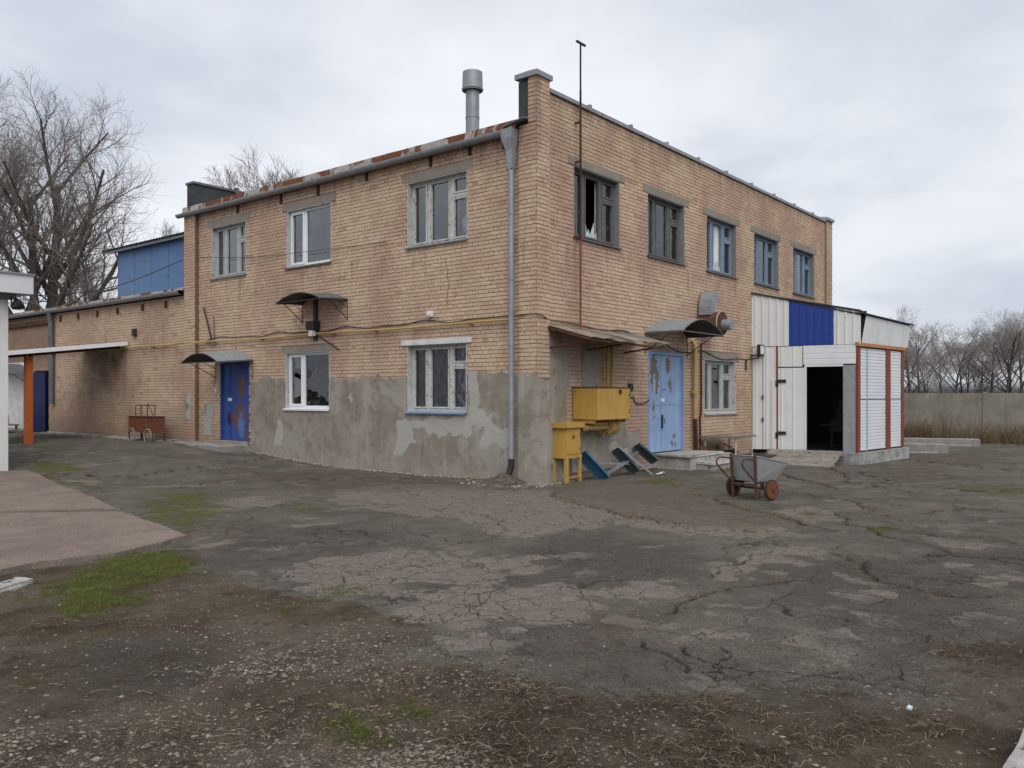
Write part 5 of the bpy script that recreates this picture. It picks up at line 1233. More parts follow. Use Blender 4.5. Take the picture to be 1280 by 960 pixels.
CRACKS = [(gpl((500, 664), (585, 680), (612, 672), (640, 660), (628, 650), (585, 642), (540, 636)), .03), (gpl((684, 618), (720, 626), (750, 638), (800, 650), (850, 657), (880, 663), (1000, 664)), .04), (gpl((640, 690), (700, 697), (760, 697)), .025), (gpl((700, 735), (780, 729), (860, 722), (905, 708), (960, 692), (1040, 684)), .03), (gpl((820, 765), (868, 745), (905, 735), (960, 728), (1000, 722)), .04),
          (gpl((800, 798), (830, 812), (840, 826), (828, 838)), .02), (gpl((850, 806), (862, 814), (875, 830), (905, 836), (912, 855)), .028), (gpl((905, 840), (960, 848)), .02), (gpl((1030, 690), (1080, 705), (1110, 728), (1180, 742), (1240, 746)), .045), (gpl((980, 755), (1030, 770), (1090, 780), (1150, 800)), .03),
          (gpl((1040, 640), (1100, 668), (1180, 690), (1290, 702)), .05), (gpl((1130, 690), (1190, 695), (1290, 706)), .06), (gpl((985, 612), (1060, 625), (1090, 640), (1140, 650)), .05), (gpl((1070, 590), (1120, 605), (1200, 612), (1300, 616)), .07), (gpl((1010, 575), (1060, 600), (1150, 615)), .05), (gpl((1140, 575), (1290, 590)), .06), (gpl((1150, 640), (1200, 632), (1290, 640)), .05), (gpl((1060, 655), (1110, 660), (1160, 668), (1290, 680)), .04),
          (gpl((300, 728), (380, 715), (470, 712), (560, 702)), .018), (gpl((430, 735), (450, 712), (500, 704)), .016), (gpl((200, 610), (300, 602), (420, 598)), .04), (gpl((60, 592), (160, 596), (280, 580), (330, 570)), .04), (gpl((880, 620), (940, 640), (1000, 655), (1040, 662)), .05), (gpl((950, 590), (1010, 600), (1060, 612)), .05), (gpl((840, 850), (980, 846), (1040, 836)), .02), (gpl((1095, 850), (1130, 838)), .02), (gpl((990, 740), (984, 752)), .02)]
def blur_in(x, y, polys, wd, nz, sc, seed):
    v = np.zeros(x.shape); n = (fbm(x, y, sc, 4, seed) - .5) * 2 * nz + (fbm(x, y, sc * 6, 3, seed + 3) - .5) * nz
    for P in polys:
        bb0, bb1 = P.min(0) - 1.5, P.max(0) + 1.5; s_ = (x > bb0[0]) & (x < bb1[0]) & (y > bb0[1]) & (y < bb1[1])
        if not s_.any(): continue
        v[s_] = np.maximum(v[s_], sms(-wd, wd, sdf_poly(x[s_], y[s_], P) + n[s_]))
    return v
def ground_masks(x, y):
    r = np.hypot(x - CAM[0], y - CAM[1]); k = {}
    k['dirt'] = blur_in(x, y, DIRT, .16, .30, 1.6, 1)
    k['dark'] = blur_in(x, y, DARKASPH, .4, .45, .9, 2)
    k['pale'] = blur_in(x, y, PALE, .14, .40, 1.1, 3)
    k['apron'] = blur_in(x, y, APRON, .08, .15, 1.2, 4)
    k['brown'] = blur_in(x, y, BROWN, .5, .7, .8, 5)
    k['grav'] = blur_in(x, y, GRAVEL, .35, .5, .9, 6)
    k['straw'] = blur_in(x, y, STRAW, .2, .4, 1.1, 7)
    g = np.zeros(x.shape)
    for P, a in GREEN: g = np.maximum(g, a * blur_in(x, y, [P], .30, .40, 1.9, 8))
    far = sms(24, 30, x) + sms(45, 60, r); k['green'] = g; k['far'] = np.clip(far, 0, 1)
    return k
# vertices: fine where the lens looks, coarse elsewhere
na1 = 760; half = R_(38)
ang = np.concatenate([np.linspace(-half, half, na1), np.linspace(half, 2 * math.pi - half, 90)[1:-1]])
rows = np.concatenate([[.25, .8, 1.5, 2.2], 1 / np.linspace(1 / 3.0, 1 / 60., 430), [75, 100, 150, 240, 400, 700, 1200]])
base_a = math.atan2(FW[1], FW[0])
Rr, Aa = np.meshgrid(rows, ang + base_a, indexing='ij')
GX = CAM[0] + Rr * np.cos(Aa); GY = CAM[1] + Rr * np.sin(Aa)
xf, yf = GX.ravel(), GY.ravel()
K = ground_masks(xf, yf)
wx_ = xf + (fbm(xf, yf, 2.2, 4, 40) - .5) * .55; wy_ = yf + (fbm(xf, yf, 2.2, 4, 41) - .5) * .55
crack = np.zeros(xf.shape); rr = np.hypot(xf - CAM[0], yf - CAM[1])
for P, wd in CRACKS:
    bb0, bb1 = P.min(0) - 1, P.max(0) + 1; s_ = np.nonzero((xf > bb0[0]) & (xf < bb1[0]) & (yf > bb0[1]) & (yf < bb1[1]))[0]
    if len(s_) == 0: continue
    d = line_d(wx_[s_], wy_[s_], P); w_ = wd * (-.15 + 1.5 * fbm(xf[s_], yf[s_], 1.1, 3, 50)).clip(.08, 1.2) * .62
    crack[s_] = np.maximum(crack[s_], 1 - sms(w_ * .4, w_ * 1.3 + .0010 * rr[s_], d))
crack *= 1 - .7 * K['dirt']
zf = gh(xf, yf)
near_ = 1 - sms(30, 60, rr)
zf = zf + near_ * ((fbm(xf, yf, .35, 3, 60) - .5) * .05 + (fbm(xf, yf, 2.2, 4, 61) - .5) * .014)
rub = K['dirt'] * (1 - K['dark'] * .6)
zf += near_ * rub * ((fbm(xf, yf, 5, 4, 62) - .5) * .055 + (fbm(xf, yf, 18, 3, 63) - .5) * .022)
zf += K['green'] * .02 - crack * .022 + K['apron'] * .02
# the ground stays under the walls
ids = np.arange(xf.size).reshape(GX.shape)
q = np.stack([ids[:-1], np.roll(ids[:-1], -1, 1), np.roll(ids[1:], -1, 1), ids[1:]], -1).reshape(-1, 4)
t = T('yard_surface'); p = t.geo()
A = {k_: t.attr(k_) for k_ in ('dirt', 'dark', 'pale', 'apron', 'brown', 'grav', 'straw', 'green', 'far', 'crack')}
nL = t.noise(p, .35, 5, .6); nM = t.noise(p, 1.7, 6, .66, .3); nS = t.noise(p, 7, 6, .66); nF = t.noise(p, 48, 5, .75); nG = t.noise(p, 150, 3, .7)
nK = t.noise(p.vadd((6, 1, 3)), 19, 5, .72)
c = t.mix(nM.ss(.32, .66), (.100, .092, .079), (.160, .146, .125))
c = t.mix(nL.ss(.42, .58) * .6, c, (.172, .154, .130))
c = t.mix(t.noise(p.vadd((7, 3, 0)), .8, 6, .68, .5).ss(.50, .62) * .5, c, (.108, .106, .080))
c = t.mix(t.noise(p.vadd((2, 5, 0)), 2.6, 6, .7, .6).ss(.52, .66) * .5, c, (.172, .152, .124))
c = t.mix(t.noise(p.vadd((9, 5, 0)), 3.4, 6, .7, .6).ss(.52, .68) * .38, c, (.066, .058, .049))
c = t.mix(A['dark'] * (nM.ss(.25, .6)) * .6, c, (.072, .068, .061))
# plates between fine cracks where the top has gone pale
wp_ = p.vadd(t.scale(t.noise(p, 3, 4, .65, 0, True), .22))
vd = t.voro(wp_, 3.6, 'DISTANCE_TO_EDGE'); vd2 = t.voro(wp_.vadd((3, 1, 0)), 8.5, 'DISTANCE_TO_EDGE'); vcell = t.voro(wp_, 3.6, 'F1', 1, 'Color').xyz()[0]
paleq = (A['pale'] * 1.05 + (nS - .5) * .9 + (nM - .5) * .9 + (vcell - .5) * .55).ss(.45, .68)
wornm = (t.noise(p.vadd((1, 8, 0)), .9, 6, .66) + A['pale'] * .18 - A['dirt'] * .2 + (vcell - .5) * .22).ss(.57, .68)
c = t.mix((wornm.mx(paleq)) * .8, c, t.mix(nS.ss(.3, .7), (.196, .170, .141), (.278, .243, .203)))
allig = (paleq.mx(wornm * .7).mx(A['dark'] * nM.ss(.45, .6) * .8)) * (1.0 - A['apron'])
cm_ = ((1.0 - vd.ss(.002, .020)) * nM.ss(.36, .55)).mx((1.0 - vd2.ss(.003, .03)) * nS.ss(.48, .62) * .8)
c = t.mix(cm_ * allig * .85, c, (.050, .041, .033))
# hairlines everywhere
vh = t.voro(p.vadd(t.scale(t.noise(p, 1.1, 5, .65, 0, True), .8)), .6, 'DISTANCE_TO_EDGE')
c = t.mix((1.0 - vh.ss(.001, .009)) * (1.0 - A['dirt']) * nL.ss(.4, .55) * .8, c, (.035, .03, .025))
c = t.mix(A['apron'] * .8, c, t.mix(nS.ss(.3, .7), (.118, .100, .078), (.165, .140, .110)))
c = t.mix(A['brown'] * nS.ss(.3, .7) * .7, c, (.088, .066, .049))
# aggregate speckle, stains
c = t.mix(nG.ss(.57, .70) * .55 * (1.0 - A['dirt']), c, (.27, .245, .205))
c = t.mix(nF.ss(.55, .70) * .5 * (1.0 - A['dirt']), c, (.048, .043, .036))
c = t.mix(nK.ss(.58, .70) * .3 * (1.0 - A['dirt']), c, (.19, .17, .14))
vA, vB, vC = t.voro(p, 42, 'F1'), t.voro(p, 88, 'F1'), t.voro(p, 120, 'F1', 1, 'Color').xyz()[0]
rA, rB = t.voro(p, 42, 'F1', 1, 'Color').xyz(), t.voro(p, 88, 'F1', 1, 'Color').xyz()
c = t.scale(c, vC * .62 + .66)
# earth with gravel: dark soil, grit, and pebbles of two sizes
dm = (A['dirt'] + (nS - .5) * .7 + (nK - .5) * .4).ss(.35, .62)
e = t.mix(nM.ss(.34, .64), (.084, .064, .046), (.150, .121, .090))
e = t.mix(t.noise(p.vadd((5, 2, 4)), .8, 6, .65).ss(.48, .60) * .65, e, (.195, .172, .136))
e = t.mix(nF.ss(.52, .64) * .5, e, (.045, .034, .025))
cvB = (A['grav'] * .35 + A['dirt'] * .25 + (nK - .5) * 1.6 + (nM - .5) * 1.2).ss(.1, .4)
pB = (1.0 - vB.ss(.26, .44)) * rB[0].gt(.30) * cvB
e = t.mix(pB * .9, e, t.mix(rB[1], (.095, .076, .060), (.270, .222, .178)))
cvA = (A['grav'] * .55 + (nK - .5) * 1.3 + (nM - .5) * .9).ss(.15, .45)
peb = (1.0 - vA.ss(.26, .42)) * rA[0].gt(.42) * cvA
e = t.mix(peb, e, t.mix(rA[1], (.130, .102, .083), (.335, .275, .228)))
e = t.mix(t.noise(p.vadd((2, 9, 4)), 4.5, 6, .72, .5).ss(.55, .65) * .55, e, (.050, .038, .027))
e = t.mix(nG.ss(.58, .68) * .45, e, (.27, .225, .175))
dk_ = A['dark'] * nM.ss(.25, .5)
c = t.mix(dm * (1.0 - dk_ * .85), c, e)
gm_ = (A['green'] * .95 + (nM - .5) * 1.6 + (nS - .5) * 1.6 + (nK - .5) * 1.0).ss(.40, .90) * A['green'].ss(.02, .25)
c = t.mix(gm_ * .75, c, t.mix(nF, (.080, .088, .026), (.155, .150, .050)))
c = t.mix(A['crack'] * (.55 + .45 * nS), c, (.032, .026, .020))
c = t.mix(A['far'], c, t.mix(nL, (.10, .09, .055), (.075, .062, .04)))
bh = nF * .7 + nG * .5 + nS * .6 + nK * (.3 + dm * .9) - cm_ * allig * 1.2 + (peb + pB * .5 + nF) * dm * 1.1 + vC * .35 + gm_ * nF * 1.2
M['ground'] = t.bsdf(c, .93, 0, t.bump(bh, .014), .0)
np_mesh('ground', np.stack([xf, yf, zf], 1), q, M['ground'], None, pattr={**{k_: K[k_] for k_ in K}, 'crack': crack}, smooth=True, kind='structure')
def gz(x, y):
    x = np.asarray(x, float); y = np.asarray(y, float); return gh(x, y) + (fbm(x, y, .35, 3, 60) - .5) * .05

# raised concrete apron by the kiosk, cast in two bays
P_ = gpl((-160, 590), (36, 591), (120, 626), (176, 648))
ap = MB()
def slab(outline_px, name, z, seed):
    O = gpl(*outline_px); k = MB(); n = len(O); pts = []
    for i in range(n):
        a, b = O[i], O[(i + 1) % n]; m_ = max(2, int(np.hypot(*(b - a)) / .12))
        for s in range(m_):
            q_ = a + (b - a) * s / m_; pts.append(q_ + (np.array([fbm(q_[0:1], q_[1:2], 2.5, 4, seed)[0], fbm(q_[0:1], q_[1:2], 2.5, 4, seed + 1)[0]]) - .5) * .14)
    zz_ = [float(gh(q_[0], q_[1])) for q_ in pts]; m_ = len(pts); zt = max(zz_) * .0
    vs = [(q_[0], q_[1], z_ - .1) for q_, z_ in zip(pts, zz_)] + [(q_[0], q_[1], z_ + z) for q_, z_ in zip(pts, zz_)]
    k.add(vs, [tuple(range(m_, 2 * m_))] + [(i, (i + 1) % m_, m_ + (i + 1) % m_, m_ + i) for i in range(m_)])
    return k.build(name, M['slab'], None, kind='structure')
slab([(-420, 592), (36, 591), (90, 614), (150, 640), (-40, 644), (-420, 652)], 'concrete_apron', .045, 3)
slab([(-420, 656), (-40, 646), (152, 643), (234, 674), (196, 684), (140, 697), (96, 703), (40, 709), (0, 718), (-60, 726), (-420, 800)], 'concrete_apron', .045, 13)

# ---- loose stones, straw, grass: one mesh each
def scatter(n, mask_fn, rmin=3.2, rmax=30, pw=1.0, seed=0, amax=R_(40)):
    rg = np.random.default_rng(seed); out = []; got = 0
    while got < n:
        m_ = n * 4; u = rg.random(m_); r = 1 / (1 / rmin + u ** pw * (1 / rmax - 1 / rmin)); a = base_a + rg.uniform(-amax, amax, m_)
        x, y = CAM[0] + r * np.cos(a), CAM[1] + r * np.sin(a); keep = rg.random(m_) < mask_fn(x, y)
        keep &= ~((x > -.05) & (y > -.05))
        if keep.sum() == 0: break
        out.append(np.stack([x[keep], y[keep]], 1)); got += keep.sum()
    return np.concatenate(out)[:n]
def surf_z(x, y, kk=None):
    kk = kk or ground_masks(x, y); r = np.hypot(x - CAM[0], y - CAM[1])
    z = gh(x, y) + (fbm(x, y, .35, 3, 60) - .5) * .05 + (fbm(x, y, 2.2, 4, 61) - .5) * .014
    return z + kk['dirt'] * (1 - kk['dark'] * .6) * ((fbm(x, y, 5, 4, 62) - .5) * .055 + (fbm(x, y, 18, 3, 63) - .5) * .022) + kk['green'] * .02 + kk['apron'] * .02
def stones(name, P, size, mat, seed, bias=0., **kw):
    rg = np.random.default_rng(seed); n = len(P)
    oct_ = np.array([(1, 0, 0), (-1, 0, 0), (0, 1, 0), (0, -1, 0), (0, 0, .8), (0, 0, -.6)], float)
    f = np.array([(0, 2, 4), (2, 1, 4), (1, 3, 4), (3, 0, 4), (2, 0, 5), (1, 2, 5), (3, 1, 5), (0, 3, 5)])
    s = size[0] * (size[1] / size[0]) ** (rg.random(n) ** 2.0); v = oct_[None] * (1 + rg.uniform(-.35, .35, (n, 6, 1))) * s[:, None, None] * rg.uniform(.6, 1.3, (n, 1, 3)); v[:, :, 2] *= .65
    a = rg.uniform(0, 6.28, n); ca, sa = np.cos(a)[:, None], np.sin(a)[:, None]; X = v[:, :, 0] * ca - v[:, :, 1] * sa; Y = v[:, :, 0] * sa + v[:, :, 1] * ca
    z = surf_z(P[:, 0], P[:, 1]); V = np.stack([X + P[:, :1], Y + P[:, 1:], v[:, :, 2] + (z + s * .15)[:, None]], -1).reshape(-1, 3)
    F = (f[None] + (np.arange(n) * 6)[:, None, None]).reshape(-1, 3)
    return np_mesh(name, V, F, mat, None, {'rnd': np.repeat(np.clip(rg.random(n) + bias, 0, 1), 8)}, kind='stuff', **kw)
t = T('stone'); rnd = t.attr('rnd'); p = t.geo()
c = t.mix(rnd.ss(0, .6), (.115, .092, .072), (.225, .182, .145)); c = t.mix(rnd.ss(.86, 1), c, (.35, .295, .255)); M['stone'] = t.bsdf(t.mix(t.noise(p, 90, 3).ss(.4, .7) * .4, c, (.10, .085, .07)), .9, 0, t.bump(t.noise(p, 150, 3), .003), .2)
t = T('rubble'); rnd = t.attr('rnd'); p = t.geo()
c = t.mix(rnd.ss(0, .7), (.17, .15, .125), (.40, .37, .32)); M['rubble'] = t.bsdf(t.mix(t.noise(p, 40, 3).ss(.4, .7) * .5, c, (.17, .145, .12)), .9, 0, t.bump(t.noise(p, 80, 3), .004), .2)
def m_gravel(x, y): k = ground_masks(x, y); return np.clip(k['grav'] * .95 + k['dirt'] * .16, 0, 1) * (1 - k['green'].clip(0, 1) * .8) * (.25 + .75 * sms(.42, .6, fbm(x, y, 1.4, 4, 90)))
stones('gravel', scatter(24000, m_gravel, 3.2, 12, 1, 1), (.0030, .0165), M['stone'], 2)
stones('chippings', scatter(1300, lambda x, y: (.02 + .6 * sms(.52, .66, fbm(x, y, .6, 4, 91)) + .9 * np.exp(-((x - 1.6) / 1.8) ** 2 - ((y + 2.6) / 1.6) ** 2)) * (1 - ground_masks(x, y)['dirt']), 4.5, 28, 1, 3), (.0035, .011), M['stone'], 4, .15)
# broken plaster along the foot of the left front and a heap under the spout
rg = np.random.default_rng(5)
yb = rg.uniform(.0, 9.2, 2200); xb = -.02 - np.abs(rg.normal(0, .09, 2200)); P1 = np.stack([xb, yb], 1)
ph = np.stack([rg.normal(-.32, .24, 900), rg.normal(.55, .42, 900)], 1); ph = ph[ph[:, 0] < -.02]
pr = np.stack([rg.uniform(-.1, .9, 300), -.08 - np.abs(rg.normal(0, .10, 300))], 1)
pf = np.stack([-.05 - np.abs(rg.normal(0, .3, 1300)), rg.uniform(11.2, 20.5, 1300)], 1)
stones('plaster_rubble', np.concatenate([P1, ph, pr, pf]), (.006, .036), M['rubble'], 6)
hx = np.array([(x, y) for x in np.linspace(-.95, -.0, 26) for y in np.linspace(-.15, 1.45, 40)])
hzv = surf_z(hx[:, 0], hx[:, 1]) + .17 * np.exp(-((hx[:, 0] + .2) / .30) ** 2 - ((hx[:, 1] - .55) / .42) ** 2) * (.6 + .8 * fbm(hx[:, 0], hx[:, 1], 6, 4, 70)) - .012 - .05 * sms(.55, .95, -hx[:, 0]) - .05 * sms(.35, .15, np.minimum(hx[:, 1] + .15, 1.45 - hx[:, 1]))
ii = np.arange(26 * 40).reshape(26, 40); qq = np.stack([ii[:-1, :-1], ii[1:, :-1], ii[1:, 1:], ii[:-1, 1:]], -1).reshape(-1, 4)
t = T('heap_earth'); p = t.geo(); n = t.noise(p, 14, 5, .7); M['heap'] = t.bsdf(t.mix(n.ss(.3, .7), (.045, .033, .025), (.16, .135, .11)), .95, 0, t.bump(n, .03), .2)
np_mesh('earth_heap', np.concatenate([np.column_stack([hx, hzv])]), qq, M['heap'], None, kind='stuff')

def blades(name, P, hgt, wid, lean, mat, seed, base=None, seg=2, flat=False, extra_z=0, **kw):
    """thin bent strips; flat ones lie about like straw"""
    rg = np.random.default_rng(seed); n = len(P); x, y = P[:, 0], P[:, 1]; z = surf_z(x, y) if base is None else base
    a = rg.uniform(0, 2 * math.pi, n); h = rg.uniform(hgt[0], hgt[1], n); w_ = rg.uniform(wid[0], wid[1], n); l_ = rg.uniform(lean[0], lean[1], n); tw = a + rg.uniform(-1, 1, n)
    V = np.zeros((n, (seg + 1) * 2, 3)); pxs = -np.sin(tw); pys = np.cos(tw); b0 = rg.uniform(-.35, .35, n)
    for s in range(seg + 1):
        f_ = s / seg
        if flat:
            aa = a + b0 * f_; cx = x + np.cos(aa) * h * (f_ - .5); cy = y + np.sin(aa) * h * (f_ - .5); cz = z + .006 + l_ * h * math.sin(math.pi * f_) + rg.uniform(0, .008, n); ww = w_ / 2
            qx, qy, qz = -np.sin(aa) * ww, np.cos(aa) * ww, ww * .6
        else:
            cx = x + np.cos(a) * h * l_ * f_ ** 2; cy = y + np.sin(a) * h * l_ * f_ ** 2; cz = z - .004 + h * f_ * (1 - .35 * l_ * f_); ww = w_ / 2 * (1 - .85 * f_); qx, qy, qz = pxs * ww, pys * ww, 0
        V[:, 2 * s] = np.stack([cx - qx, cy - qy, cz - qz], 1); V[:, 2 * s + 1] = np.stack([cx + qx, cy + qy, cz + qz], 1)
    f = np.array([(2 * s, 2 * s + 1, 2 * s + 3, 2 * s + 2) for s in range(seg)]); F = (f[None] + (np.arange(n) * (seg + 1) * 2)[:, None, None]).reshape(-1, 4)
    return np_mesh(name, V.reshape(-1, 3), F, mat, None, {'rnd': np.repeat(rg.random(n), seg)}, **kw)
def leafmat(name, a, b, c3=None):
    t = T(name); r_ = t.attr('rnd'); c = t.mix(r_, a, b)
    if c3: c = t.mix(r_.gt(.86), c, c3)
    nt = t.t; df = nt.nodes.new('ShaderNodeBsdfDiffuse'); tl = nt.nodes.new('ShaderNodeBsdfTranslucent'); m_ = nt.nodes.new('ShaderNodeMixShader'); m_.inputs[0].default_value = .3
    nt.links.new(c.k, df.inputs[0]); nt.links.new(c.k, tl.inputs[0]); nt.links.new(df.outputs[0], m_.inputs[1]); nt.links.new(tl.outputs[0], m_.inputs[2]); nt.links.new(m_.outputs[0], t.out.inputs[0]); return t.m
M['grass'] = leafmat('grass_blade', (.105, .165, .032), (.20, .255, .06), (.26, .23, .10))
M['grass_dull'] = leafmat('dull_grass_blade', (.09, .11, .035), (.16, .165, .06), (.22, .18, .095))
M['straw'] = leafmat('straw', (.07, .052, .038), (.165, .128, .092), (.30, .245, .18))
M['dead'] = leafmat('dead_grass', (.15, .095, .055), (.24, .175, .105), (.13, .065, .04))
M['dead_far'] = leafmat('dead_grass_far', (.16, .12, .08), (.26, .21, .14), (.10, .11, .045))
def gr(lo, hi): return lambda x, y: sms(lo, hi, ground_masks(x, y)['green'] * (.15 + 1.0 * fbm(x, y, 1.4, 3, 94) + .9 * sms(.35, .65, fbm(x, y, 6.5, 3, 95))))
blades('grass', scatter(15000, gr(.52, 1.25), 3.2, 30, 1, 21), (.010, .036), (.0025, .005), (.3, 1.5), M['grass'], 22, kind='stuff')
blades('dull_grass', scatter(13000, gr(.26, .95), 3.2, 30, 1, 23), (.012, .045), (.0025, .005), (.4, 1.6), M['grass_dull'], 24, kind='stuff')
def st(x, y): k = ground_masks(x, y); return np.clip(k['straw'] * .85 + k['dirt'] * .16, 0, 1) * (.06 + .94 * sms(.46, .62, fbm(x, y, 2.1, 4, 97)))
blades('straw', scatter(11000, st, 3.2, 12, 1, 25), (.02, .10), (.0014, .0030), (0, .25), M['straw'], 26, flat=True, kind='stuff')
# dead stalks that grow in the cracks
cp = []
rg = np.random.default_rng(8)
for P, wd in CRACKS:
    if wd < .035: continue
    for a, b in zip(P, P[1:]):
        m_ = int(np.hypot(*(b - a)) * 26); f_ = rg.random(m_); q_ = a + (b - a) * f_[:, None] + rg.normal(0, .05, (m_, 2)); q_ -= np.stack([(fbm(q_[:, 0], q_[:, 1], 2.2, 4, 40) - .5) * .55, (fbm(q_[:, 0], q_[:, 1], 2.2, 4, 41) - .5) * .55], 1)
        cp.append(q_[rg.random(m_) < sms(.45, .6, fbm(q_[:, 0], q_[:, 1], .8, 3, 99)) + .08])
cp = np.concatenate(cp); cp = cp[~((cp[:, 0] > -.05) & (cp[:, 1] > -.05))]
gs = cp[rg.random(len(cp)) < .35 * sms(.5, .62, fbm(cp[:, 0], cp[:, 1], .5, 3, 66))]
blades('crack_moss', np.concatenate([gs + rg.normal(0, .035, gs.shape) for _ in range(5)]), (.010, .045), (.003, .006), (.4, 1.6), M['grass_dull'], 35, kind='stuff')
blades('crack_weeds', np.concatenate([cp + rg.normal(0, .03, cp.shape) for _ in range(3)]), (.02, .09), (.003, .007), (.3, 1.6), M['dead'], 28, kind='stuff')

lit = np.concatenate([cp + rg.normal(0, .09, cp.shape) for _ in range(1)] + [scatter(900, lambda x, y: (.03 + .6 * sms(.52, .64, fbm(x, y, .9, 4, 87))) * (1 - ground_masks(x, y)['dirt']), 3.6, 26, 1, 88)])
wl_ = np.stack([-.03 - np.abs(rg.normal(0, .10, 1500)), rg.uniform(-.1, 20, 1500)], 1); wr_ = np.stack([rg.uniform(0, 9, 700), -.06 - np.abs(rg.normal(0, .12, 700))], 1); lit = np.concatenate([lit, wl_, wr_])
lit = lit[~((lit[:, 0] > -.05) & (lit[:, 1] > -.05))]
M['litter'] = leafmat('leaf_litter', (.055, .038, .026), (.13, .09, .06), (.24, .19, .13))
blades('leaf_litter', lit, (.008, .034), (.003, .009), (0, .2), M['litter'], 29, flat=True, kind='stuff')

# ---- concrete panel fence and what grows before it
fn = thing('concrete_fence', 'long stained concrete panel fence at the back of the yard', 'fence', (24.5, 0, -.2))
y = 9.0; i = 0
while y > -34:
    L_ = 3.0; k = MB(); j = random.uniform(-.03, .03)
    k.box(-.06 + j * .4, .06 + j * .4, y - L_ + .02, y - .02, -.1, 1.88 + j, .012); k.build('panel', M['fence'], fn)
    k = MB(); k.box(-.085, .085, y - .075, y + .075, -.1, 1.92, .01); k.build('post', M['fence'], fn)
    y -= L_; i += 1
rg = np.random.default_rng(9); n = 24000
fx = 24.3 - np.abs(rg.normal(0, 1.0, n)); fy = rg.uniform(-19, 6, n); hh = .5 + .9 * fbm(fx, fy, .55, 3, 80)
keep = rg.random(n) < sms(.35, .6, fbm(fx, fy, .5, 3, 81)) + .25
P1 = np.stack([fx, fy], 1)[keep]
sel = fbm(P1[:, 0], P1[:, 1], .35, 3, 82) > .5
blades('dry_reeds', P1[sel], (.35, 1.5), (.010, .022), (.1, .8), M['dead'], 30, np.full(sel.sum(), -.18), 2, kind='stuff')
blades('tall_grass', P1[~sel], (.25, 1.0), (.010, .022), (.2, .9), M['dead_far'], 31, np.full((~sel).sum(), -.18), 2, kind='stuff')

